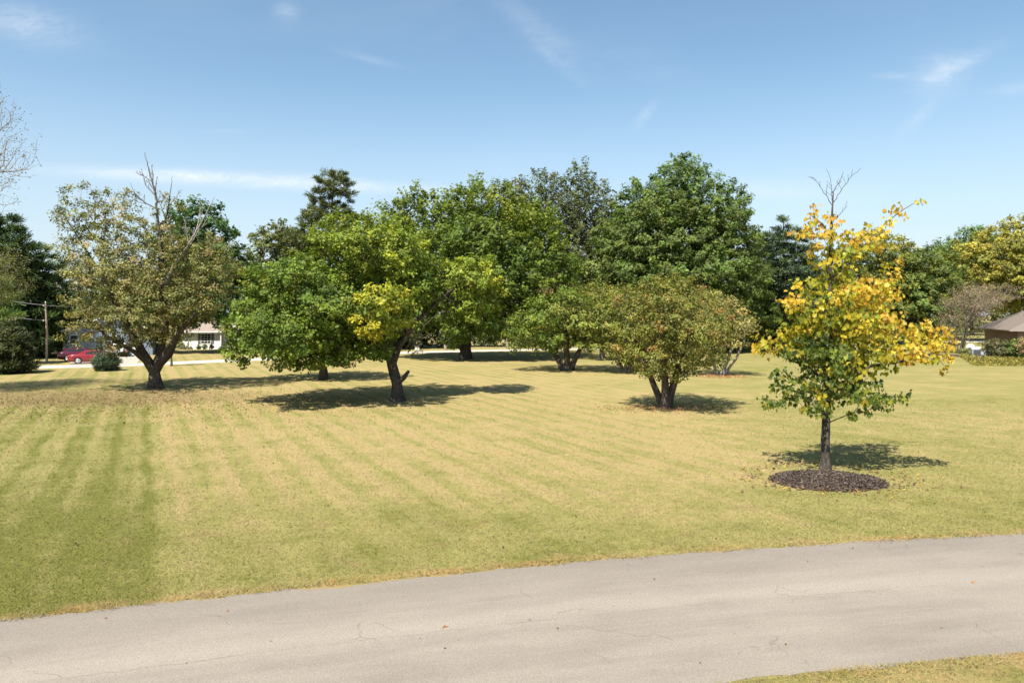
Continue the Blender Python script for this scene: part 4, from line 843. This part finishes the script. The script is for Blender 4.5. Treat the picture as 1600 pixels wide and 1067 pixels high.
# ------------------------------------------------------------------ buildings
GLASS = mat('window_glass', (.03, .035, .045), .08, .6)
WHITE = mat('white_paint', (.78, .77, .74), .6, .3, var=.04, vscale=2)
def siding(name, col, step=.16):
    m_ = bpy.data.materials.new(name); m_.use_nodes = True; t = NT(m_.node_tree); b = m_.node_tree.nodes['Principled BSDF']
    o = t.n('ShaderNodeTexCoord').outputs['Object']; x, y, z = t.sep(o); f = t.m('FRACT', t.m('DIVIDE', z, step))
    t.L.new(t.mix(t.ramp(t.noise(o, 1.2, 4), .3, .7), [c*.95 for c in col], col), b.inputs['Base Color']); b.inputs['Roughness'].default_value = .7
    bn = t.n('ShaderNodeBump'); bn.inputs['Strength'].default_value = .3; bn.inputs['Distance'].default_value = .03; t.L.new(f, bn.inputs['Height']); t.L.new(bn.outputs[0], b.inputs['Normal'])
    return m_
def brickm():
    m_ = bpy.data.materials.new('brick'); m_.use_nodes = True; t = NT(m_.node_tree); b = m_.node_tree.nodes['Principled BSDF']
    o = t.n('ShaderNodeTexCoord').outputs['Object']; x, y, z = t.sep(o)
    br = t.n('ShaderNodeTexBrick'); t.L.new(t.comb(t.m('ADD', x, y), z, 0.0), br.inputs['Vector']); br.inputs['Scale'].default_value = 1
    br.inputs['Brick Width'].default_value = .22; br.inputs['Row Height'].default_value = .075; br.inputs['Mortar Size'].default_value = .008
    br.inputs['Color1'].default_value = (.20, .10, .075, 1); br.inputs['Color2'].default_value = (.27, .15, .11, 1); br.inputs['Mortar'].default_value = (.35, .32, .29, 1)
    t.L.new(br.outputs['Color'], b.inputs['Base Color']); b.inputs['Roughness'].default_value = .9
    return m_
def shingle(name, col):
    m_ = bpy.data.materials.new(name); m_.use_nodes = True; t = NT(m_.node_tree); b = m_.node_tree.nodes['Principled BSDF']
    o = t.n('ShaderNodeTexCoord').outputs['Object']; x, y, z = t.sep(o)
    row = t.m('FRACT', t.m('MULTIPLY', z, 14.0)); f = t.noise(t.comb(t.m('MULTIPLY', x, 3.0), t.m('MULTIPLY', y, 3.0), t.m('MULTIPLY', z, 14.0)), 2, 4, .7)
    c = t.mix(t.ramp(f, .35, .65), [k*.8 for k in col], [k*1.15 for k in col]); c = t.mix(t.ramp(row, .0, .2, .35, 0), c, [k*.5 for k in col])
    t.L.new(c, b.inputs['Base Color']); b.inputs['Roughness'].default_value = .95; return m_
BRICK = brickm(); FASC = mat('fascia', (.30, .26, .22), .7, .3, var=.1)
def window(parent, x, z, w_, h_, y, nx=2, ny=2, shut=None, label=None):
    """window on a wall facing -y: frame with glass and bars"""
    f = MB().box(x-w_/2-.07, x+w_/2+.07, y-.05, y, z-.08, z).box(x-w_/2-.07, x+w_/2+.07, y-.05, y, z+h_, z+h_+.08).box(x-w_/2-.07, x-w_/2, y-.05, y, z, z+h_).box(x+w_/2, x+w_/2+.07, y-.05, y, z, z+h_)
    for k in range(1, nx): f.box(x-w_/2+w_*k/nx-.02, x-w_/2+w_*k/nx+.02, y-.035, y-.012, z, z+h_)
    for k in range(1, ny): f.box(x-w_/2, x+w_/2, y-.04, y-.014, z+h_*k/ny-.02, z+h_*k/ny+.02)
    o = f.build('window', WHITE, parent); MB().box(x-w_/2, x+w_/2, y-.012, y-.004, z, z+h_).build('pane', GLASS, o)
    if shut:
        for s in (-1, 1):
            cx = x+s*(w_/2+.07+.21); sb = MB().box(cx-.19, cx+.19, y-.05, y-.002, z-.05, z+h_+.05)
            for q in range(int(h_/.12)): sb.box(cx-.15, cx+.15, y-.065, y-.05, z+q*.12+.02, z+q*.12+.08)
            sb.build('shutter', shut, parent)
# white house across the road
d0 = 103; b = at(352, d0); wh = tag(empty('white_house', (b.x, b.y, 0), 0.12), 'white house with grey shutters and a tan roof seen through the trees on the left', 'house')
SID = siding('white_siding', (.86, .87, .88)); SHUT = mat('shutter_paint', (.16, .18, .21), .6, .3); ROOFW = shingle('tan_shingle', (.25, .20, .165))
# recessed entry between x=-.4 and 1.4; wall segments butt
MB().box(-6.2, -.6, 0, 8, 0, 2.55).box(-.6, 1.6, 1.3, 8, 0, 2.55).box(1.6, 9, 0, 8, 0, 2.55).build('wall', SID, wh)
MB().add([(-6.7, -.6, 2.55), (9.5, -.6, 2.55), (9.5, 8.6, 2.55), (-6.7, 8.6, 2.55), (-4.5, 4, 4.6), (7.3, 4, 4.6)], [(0, 1, 5, 4), (2, 3, 4, 5), (1, 2, 5), (3, 0, 4), (3, 2, 1, 0)]).build('roof', ROOFW, wh)
MB().box(-6.72, 9.52, -.64, -.60, 2.43, 2.60).build('fascia', WHITE, wh)
dm = MB().box(-.5, 1.3, .9, 3.2, 3.05, 3.85).build('dormer', WHITE, wh)
MB().add([(-.7, .7, 3.85), (1.5, .7, 3.85), (1.5, 3.4, 3.85), (-.7, 3.4, 3.85), (.4, .7, 4.35), (.4, 3.4, 4.35)], [(0, 1, 4), (2, 3, 5), (1, 2, 5, 4), (3, 0, 4, 5), (3, 2, 1, 0)]).build('dormer_roof', ROOFW, dm)
MB().box(0, .8, .88, .895, 3.2, 3.75).build('pane', GLASS, dm)
window(wh, -2.7, .85, 1.3, 1.35, 0, 3, 4, SHUT); window(wh, 4.2, .85, 1.3, 1.35, 0, 3, 4, SHUT)
dr = MB().box(.1, 1.0, 1.24, 1.295, .1, 2.15).build('door', mat('door_paint', (.10, .06, .05), .5, .4), wh); MB().cyl((.88, 1.2, 1.1), (.88, 1.24, 1.1), .04, n=8).build('handle', mat('brass', (.5, .4, .2), .3, .5, 1), dr)
for x in (-.5, 1.5): MB().cyl((x, -.35, 0), (x, -.35, 2.43), .11, .09).box(x-.15, x+.15, -.5, -.2, 0, .12).build('column', WHITE, wh)
MB().box(-.8, 1.8, -.55, 0, .0, .1).build('step', CONC, wh)
# gabled house at the left; its blue-grey siding has the wall's shade painted in
d0 = 84; b = at(99, d0); gh = tag(empty('gabled_house', (b.x, b.y, 0), rad(24)), 'gabled house with shade painted blue-grey into its siding and white corner trim, behind the red cars', 'house')
SID_SHADE = siding('shaded_siding', (.22, .26, .33)); ROOFG = shingle('grey_shingle', (.20, .19, .19))
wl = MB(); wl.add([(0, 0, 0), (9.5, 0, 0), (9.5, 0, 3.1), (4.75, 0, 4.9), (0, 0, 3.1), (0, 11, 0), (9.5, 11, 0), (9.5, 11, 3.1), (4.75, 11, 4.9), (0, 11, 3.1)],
       [(0, 1, 2, 3, 4), (9, 8, 7, 6, 5), (0, 4, 9, 5), (1, 6, 7, 2), (0, 5, 6, 1)]); wl.build('wall', SID_SHADE, gh)
def slab(a, b_, t_=.12): return [*a, *[(x, y, z+t_) for x, y, z in a]]
rf = MB()
for sx in (0, 1):
    X0, X1 = (-.45, 4.75) if sx == 0 else (9.95, 4.75); Z0, Z1 = 3.1-.17+.03, 4.93
    q = [(X0, -.4, Z0), (X1, -.4, Z1), (X1, 11.4, Z1), (X0, 11.4, Z0)]; V8 = q+[(x, y, z+.13) for x, y, z in q]
    rf.add(V8, [(3, 2, 1, 0), (4, 5, 6, 7), (0, 1, 5, 4), (2, 3, 7, 6), (3, 0, 4, 7), (1, 2, 6, 5)])
rf.build('roof', ROOFG, gh)
MB().box(-.04, .16, -.04, 0, 0, 3.08).box(-.04, 0, 0, .18, 0, 3.05).build('corner_trim', WHITE, gh)
MB().prism([(-.47, 2.86), (4.75, 4.84), (9.97, 2.86), (9.97, 3.02), (4.75, 5.0), (-.47, 3.02)], -.44, -.402).build('barge_board', WHITE, gh)
window(gh, 1.1, 1.55, .8, 1.0, 0, 1, 2); window(gh, 5.0, 1.2, 1.3, 1.2, 0, 2, 2)
dr = MB().box(7.3, 8.25, -.04, 0, .05, 2.1).build('door', WHITE, gh); MB().cyl((8.1, -.09, 1.05), (8.1, -.04, 1.05), .04, n=8).build('handle', mat('steel', (.4, .4, .42), .3, .5, 1), dr)
# brick ranch house at right
d0 = 84; b = at(1578, d0); bh = tag(empty('brick_house', (b.x, b.y, 0), rad(-23.3)), 'low brown brick house with a wide tan hipped roof at the right edge', 'house')
ROOFT = shingle('ranch_shingle', (.165, .132, .108)); EZ = 3.17
MB().box(1.0, 30, 1.0, 19, 0, EZ-.12).build('wall', BRICK, bh)
RF = MB().add([(0, 0, EZ), (31, 0, EZ), (31, 20, EZ), (0, 20, EZ), (10, 10, EZ+5.0), (21, 10, EZ+5.0)], [(0, 1, 5, 4), (2, 3, 4, 5), (1, 2, 5), (3, 0, 4)]).build('roof', ROOFT, bh)
MB().cyl((3.4, 8.5, EZ+1.5), (3.4, 8.5, EZ+2.6), .09, n=10).cyl((3.4, 8.5, EZ+2.6), (3.4, 8.5, EZ+2.65), .12, n=10).build('vent_pipe', mat('pipe', (.08, .07, .06), .6), RF)
MB().box(-.03, 31, -.03, 20.03, EZ-.12, EZ-.004).build('soffit', FASC, bh)
window(bh, 3.4, 1.3, 1.2, 1.2, 1.0, 2, 2); window(bh, 8.5, 1.0, 2.2, 1.5, 1.0, 3, 2); window(bh, 14.5, 1.0, 1.6, 1.4, 1.0, 2, 2)
# brick pillar, cooling unit, white cabinet
b = at(1562, gd(557)); pl = tag(empty('brick_pillar', (b.x, b.y, 0)), 'short reddish brick pillar between the hedge and the green shrub', 'pillar')
MB().box(-.23, .23, -.23, .23, 0, .95).build('shaft', BRICK, pl); MB().bbox(-.29, .29, -.29, .29, .95, 1.05, .03).build('cap', CONC, pl)
b = at(1525, gd(558)); ac = tag(empty('cooling_unit', (b.x, b.y, 0), -.35), 'light grey boxy outdoor cooling unit beside the dark bush near the brick house', 'cooling unit')
ACG = mat('ac_grey', (.42, .45, .47), .5, .4, var=.06); MB().bbox(-.45, .45, -.45, .45, .08, 1.0, .04).build('casing', ACG, ac)
g_ = MB()
for k in range(16): g_.box(-.38, .38, -.475, -.452, .16+k*.048, .18+k*.048)
g_.build('side_grille', mat('ac_dark', (.10, .11, .12), .5), ac)
g_ = MB().cyl((0, 0, 1.0), (0, 0, 1.03), .36, n=24).cyl((0, 0, 1.03), (0, 0, 1.06), .12, n=12)
g_.build('fan_guard', mat('ac_dark2', (.14, .15, .16), .5), ac); MB().box(-.55, .55, -.55, .55, 0, .08).build('pad', CONC, ac)
b = at(1541, gd(558.5)); ac2 = tag(empty('cooling_unit', (b.x+.1, b.y+.3, 0), .25), 'pale cooling unit half in shade, right of the light grey one', 'cooling unit')
MB().bbox(-.4, .4, -.4, .4, .08, .82, .04).build('casing', mat('ac_pale', (.55, .56, .58), .5, .4), ac2); g_ = MB()
for k in range(12): g_.box(-.33, .33, -.425, -.402, .16+k*.048, .18+k*.048)
g_.build('side_grille', bpy.data.materials['ac_dark'], ac2)
b = at(1521, 84.5); wc = tag(empty('covered_grill', (b.x, b.y, 0)), 'white rounded cabinet with a domed lid behind the light grey cooling unit', 'cabinet')
MB().bbox(-.45, .75, -.35, .35, 0, 1.15, .08).build('cabinet', WHITE, wc)
V_, F_ = [], []
for j in range(7):
    t_ = math.pi/2*j/6
    for k in range(16): a = 2*math.pi*k/16; V_.append((-.35+.5*math.cos(t_)*math.cos(a), .36*math.cos(t_)*math.sin(a), 1.1+.42*math.sin(t_)))
for j in range(6):
    for k in range(16): F_.append((j*16+k, j*16+(k+1) % 16, (j+1)*16+(k+1) % 16, (j+1)*16+k))
make_mesh('lid', V_, F_, WHITE, wc, smooth=True)
ms = [at(1440, gd(555.5)), at(1500, gd(558)), at(1545, gd(561.5)), at(1600, gd(561)), at(1600, gd(553)), at(1500, gd(553.6)), at(1440, gd(553.3))]
tag(make_mesh('mulch_strip', [(p.x, p.y, .006) for p in ms], [tuple(range(7))], MULCH), 'strip of dark mulch at the foot of the half-bare tree by the brick house', 'mulch')

# ------------------------------------------------------------------ poles, wires, mailbox
METAL = mat('galvanised', (.45, .46, .47), .45, .5, .6); CERAM = mat('ceramic', (.55, .52, .5), .3, .5)
def pole(label, px, yb, top, r0, m_=WOOD, arm=True, drum=False, d=None):
    d = d or gd(yb); b = at(px, d); zt = at(px, d, top).z; o = tag(empty('utility_pole', (b.x, b.y, 0)), label, 'utility pole', 'utility poles along the road')
    tubes('shaft', [(np.array([(0, 0, -.1), (.02, 0, zt*.5), (-.12, 0, zt)]), np.array([r0*1.15, r0, r0*.8]))], m_, o, 10); MB().cyl((-.12, 0, zt-.02), (-.12, 0, zt+.05), r0*.85, r0*.3, 10).build('cap', METAL, o)
    if arm:
        for dz in (.35, 1.9): MB().cyl((-.1, -.28, zt-dz), (-.1, -.05, zt-dz), .03, n=8).cyl((-.1, -.34, zt-dz-.07), (-.1, -.34, zt-dz+.07), .06, n=8).build('insulator', CERAM, o)
    if drum: MB().cyl((.45, -.1, zt-.95), (.45, -.1, zt-.05), .3, n=16).cyl((.45, -.1, zt-.05), (.45, -.1, zt+.1), .06, n=8).build('transformer', METAL, o); MB().box(0, .2, -.15, -.05, zt-.7, zt-.3).build('bracket', METAL, o)
    return o, Vector((b.x-.12, b.y, zt))
_, t1 = pole('slim weathered wooden utility pole on the lawn edge left of the red cars', 73, 567, 472, .10)
_, t0 = pole('wooden utility pole with a pale transformer just past the left edge of the picture', -9, 561, 446, .15, drum=True)
pole('reddish wooden pole beside the road left of the big maple trunk', 696, 546.5, 470, .2)
pole('grey wooden pole beside the road left of the white mailbox', 793, 545, 468, .22, WOOD)
pole('thick white post across the road, left of the young maple', 1228, 540, 500, .19, mat('white_post', (.70, .69, .66), .6, var=.1), arm=False)
WIRE = mat('wire', (.22, .22, .23), .5, .4)
def wire(label, a, b, sag, r0=.022):
    P = np.array([tuple(Vector(a).lerp(Vector(b), u)+Vector((0, 0, -sag*4*u*(1-u)))) for u in np.linspace(0, 1, 24)])
    tag(tubes('power_line', [(P, np.full(24, r0))], WIRE, None, 4), label, 'power line', 'power lines at the left')
wire('cable between the off-frame pole and the top of the slim wooden pole', t0+Vector((0, -.3, -1.3)), t1+Vector((0, -.34, -.3)), .12)
wire('lower cable reaching the slim wooden pole well below its top', t0+Vector((0, -.3, -3.0)), t1+Vector((0, -.34, -1.9)), .15)
wire('upper cable passing high above the slim wooden pole', at(-60, 80, 431), at(330, 110, 452), .5)
wire('cable running right from the slim wooden pole towards the trees', t1+Vector((.1, -.3, -.35)), at(420, 120, 480), .5)
b = at(850, gd(546.5)); mbx = tag(empty('mailbox', (b.x, b.y, 0)), 'white mailbox on a white post by the pale road', 'mailbox')
MB().bbox(-.1, .1, -.1, .1, 0, 1.0, .015).box(-.1, .55, -.05, .05, .88, .96).build('post', WHITE, mbx)
q = [(.30*math.cos(t_), .12*0) for t_ in (0,)]
V_, F_ = [], []; prof = [(-.13, 0), (.13, 0)]+[(.13*math.cos(t_), .14+.13*math.sin(t_)) for t_ in np.linspace(0, math.pi, 9)]
m1 = MB(); n = len(prof); m1.add([(-.05, y, 1.0+z) for y, z in prof]+[(.62, y, 1.0+z) for y, z in prof], [tuple(range(n-1, -1, -1)), tuple(range(n, 2*n))]+[(i_, (i_+1) % n, n+(i_+1) % n, n+i_) for i_ in range(n)])
m1.build('box', WHITE, mbx); MB().box(.1, .13, -.16, -.135, 1.1, 1.3).box(.1, .25, -.16, -.135, 1.24, 1.3).build('flag', mat('red_paint', (.5, .03, .02), .4), mbx)
b = at(652, gd(547.5)); ub = tag(empty('utility_box', (b.x, b.y, 0)), 'small pale utility box with a dark lid across the road, left of the reddish pole', 'utility box')
MB().bbox(-.3, .3, -.25, .25, 0, .5, .02).build('cabinet', mat('box_paint', (.50, .52, .50), .6), ub); MB().bbox(-.36, .36, -.3, .3, .5, .6, .03).build('lid', mat('box_lid', (.12, .09, .08), .7), ub)

# ------------------------------------------------------------------ vehicles
TYRE = mat('tyre', (.02, .02, .02), .85, .2); RIM = mat('rim', (.55, .56, .58), .3, .5, .7); CGL = mat('car_glass', (.02, .025, .03), .06, .7)
CHRM = mat('lamp_lens', (.7, .7, .68), .15, .6); TAIL = mat('tail_lens', (.35, .01, .01), .2, .6); TRIM = mat('trim', (.025, .025, .028), .5)
def car(name, label, cat, px, yb, rz, paint, L=4.7, Wd=1.82, suv=False, dz=0):
    b = at(px, gd(yb)); o = tag(empty(name, (b.x, b.y, dz), rz), label, cat, 'cars parked by the grey house'); h2 = Wd/2; Hh = 1.48 if suv else 1.40
    # body stations: x, z bottom, z belt, half width, crown
    bt = [(-L/2, .42, .78, .80), (-L/2+.12, .26, .92, .92), (-L/2+.6, .20, .99, .98), (-L*.2, .18, .98, 1.0), (.1*L, .18, .95, 1.0), (L*.22, .18, .93, .99), (L/2-.75, .20, .86, .97), (L/2-.22, .24, .74, .92), (L/2, .36, .60, .80)]
    if suv: bt = [(x, z0+.04, z1+.10, w_) for x, z0, z1, w_ in bt]
    V_, F_ = [], []; m_ = 12
    for x, z0, z1, w_ in bt:
        hw = h2*w_
        for yy_, zz in ((-.86, z0), (-1, z0+.12), (-1.0, (z0+z1)/2), (-.985, z1-.08), (-.90, z1), (-.45, z1+.03), (.45, z1+.03), (.90, z1), (.985, z1-.08), (1.0, (z0+z1)/2), (1, z0+.12), (.86, z0)): V_.append((x, yy_*hw, zz))
    for k in range(len(bt)-1):
        for j in range(m_): F_.append((k*m_+j, (k+1)*m_+j, (k+1)*m_+(j+1) % m_, k*m_+(j+1) % m_))
    F_ += [tuple(range(m_)), tuple(range((len(bt)-1)*m_+m_-1, (len(bt)-1)*m_-1, -1))]
    make_mesh('body', V_, F_, paint, o, smooth=True)
    zb = .97+(.10 if suv else 0)
    if suv: cb = [(-L/2+.25, zb-.02, .80), (-L/2+.75, Hh-.06, .74), (-.3, Hh, .76), (.35, Hh-.05, .75), (1.35, zb-.06, .82)]
    else: cb = [(-L/2+.75, zb-.02, .80), (-L/2+1.45, Hh-.05, .70), (-.15, Hh, .72), (.3, Hh-.03, .72), (1.25, zb-.05, .82)]
    zbase = zb-.12; V_, F_ = [], []
    for x, zt, w_ in cb:
        hw = h2*w_; V_ += [(x, -h2*.86, min(zbase, zt-.02)), (x, -hw, zt-.05), (x, -hw+.12, zt), (x, hw-.12, zt), (x, hw, zt-.05), (x, h2*.86, min(zbase, zt-.02))]
    for k in range(len(cb)-1):
        for j in range(5): F_.append((k*6+j, k*6+6+j, k*6+7+j, k*6+1+j))
    make_mesh('cabin', V_, F_, paint, o, smooth=False)
    def lerp(a, b_, u): return tuple(a[i_]+(b_[i_]-a[i_])*u for i_ in range(3))
    for s in (-1, 1):                                        # side windows, screens
        for (u0, u1) in (((.30, .52), (.55, .86)) if not suv else ((.16, .40), (.43, .64))):
            def top(u): 
                x = cb[0][0]+(cb[-1][0]-cb[0][0])*u
                for (xa, za, wa), (xb, zb_, wb) in zip(cb[:-1], cb[1:]):
                    if xa <= x <= xb: f = (x-xa)/(xb-xa); return x, za+(zb_-za)*f, h2*(wa+(wb-wa)*f)
                return cb[-1]
            V_ = []
            for u in np.linspace(u0, u1, 5): x, z, hw = top(u); V_ += [(x, s*(h2*.868), zbase+.10), (x, s*(hw+.015), max(z-.11, zbase+.11))]
            make_mesh('side_window', V_, [(2*k, 2*k+2, 2*k+3, 2*k+1) for k in range(4)], CGL, o)
    for nm, a_, b2 in (('windscreen', cb[-1], cb[-2]), ('rear_window', cb[0], cb[1])):
        s_ = 1 if nm == 'windscreen' else -1; q = []
        for u in (.14, .9):
            x = a_[0]+(b2[0]-a_[0])*u; z = a_[1]+(b2[1]-a_[1])*u; hw = h2*(a_[2]+(b2[2]-a_[2])*u)-.14; q += [(x+s_*.02, -hw, z+.02), (x+s_*.02, hw, z+.02)]
        make_mesh(nm, q, [(0, 1, 3, 2)], CGL, o)
    wr = .36 if suv else .33
    for sx in (-L/2+.95, L/2-.95):
        for s in (-1, 1):
            y0 = s*(h2-.20); y1 = s*(h2+.005)
            make_w = MB().cyl((sx, y0, wr), (sx, y1, wr), wr, n=22); wl_ = make_w.build('wheel', TYRE, o)
            rm = MB().cyl((sx, y1, wr), (sx, y1+s*.012, wr), wr*.68, wr*.62, 20)
            for k in range(5): a = k*2*math.pi/5; rm.cyl((sx, y1+s*.016, wr), (sx+math.cos(a)*wr*.6, y1+s*.016, wr+math.sin(a)*wr*.6), .035, .025, 6)
            rm.build('rim', RIM, wl_)
            V_ = []; 
            for t_ in np.linspace(0, math.pi, 11): V_ += [(sx+math.cos(t_)*(wr+.01), s*(h2+.002), wr+math.sin(t_)*(wr+.01)), (sx+math.cos(t_)*(wr+.06), s*(h2+.004), wr+math.sin(t_)*(wr+.06))]
            make_mesh('wheel_arch', V_, [(2*k, 2*k+2, 2*k+3, 2*k+1) for k in range(10)], TRIM, o)
    for s in (-1, 1):
        zz = .68+(.1 if suv else 0); MB().bbox(L/2-.22, L/2-.08, s*h2*.74-.22, s*h2*.74+.16, zz-.07, zz+.06, .02).build('headlight', CHRM, o)
        MB().bbox(-L/2-.01, -L/2+.14, s*h2*.76-.2, s*h2*.76+.12, zz+.02, zz+.2, .02).build('tail_light', TAIL, o)
        MB().bbox(.95, 1.12, s*(h2+.1)-.1, s*(h2+.1)+.1, zb-.02, zb+.12, .03).build('mirror', paint, o)
    for s in (-1, 1):
        for x in (-.55, .45): MB().box(x, x+.16, s*(h2+.004)-.012, s*(h2+.004)+.012, zb-.24, zb-.21).build('door_handle', TRIM, o)
    return o
RED = mat('red_car_paint', (.21, .009, .011), .28, .5, coat=1); CRIM = mat('crimson_car_paint', (.085, .003, .010), .25, .5, coat=1)
car('parked_car', 'bright red saloon parked in front, nearest the small spruce', 'car', 147, 567.5, rad(28), RED, 4.6, dz=.008)
car('parked_car', 'dark crimson hatchback parked behind and left of the bright red saloon', 'car', 130, 564.2, rad(33), CRIM, 4.7, suv=True, dz=.008)
# white-topped off-roader seen from behind
b = at(188, gd(557.8)); jp = tag(empty('offroad_vehicle', (b.x, b.y, .008), rad(30)), 'small white-topped off-road vehicle with a round spare wheel cover, parked beyond the red cars', 'off-roader')
JG = mat('jeep_grey', (.30, .28, .27), .5, .4, var=.1)
MB().bbox(-.80, .80, 0, 3.6, .42, .95, .05).build('body', JG, jp); MB().bbox(-.74, .74, .05, 2.3, 1.38, 1.56, .05).build('roof', WHITE, jp)
for x in (-.72, .66):
    for y in (.06, 1.1, 2.2): MB().box(x, x+.06, y, y+.06, .95, 1.38).build('pillar', JG, jp)
MB().box(-.65, .65, .075, .09, .96, 1.36).build('rear_window', CGL, jp)
for x in (-.705, .695): MB().box(x, x+.01, .14, 2.2, .96, 1.36).build('side_window', CGL, jp)
MB().cyl((.05, -.02, .95), (.05, -.2, .95), .31, n=22).build('spare_wheel_cover', WHITE, jp)
MB().bbox(-.82, .82, -.12, -.0, .4, .55, .02).build('bumper', TRIM, jp)
for x in (-.78, .58):
    for y in (.55, 2.9): w1_ = MB().cyl((x, y, .36), (x+.2, y, .36), .36, n=20).build('wheel', TYRE, jp)
for x in (-.7, .62): MB().box(x, x+.1, -.012, 0, .62, .85).build('tail_light', TAIL, jp)
print('OBJECTS', len(S.objects), 'FACES', sum(len(o.data.polygons) for o in S.objects if o.type == 'MESH'))
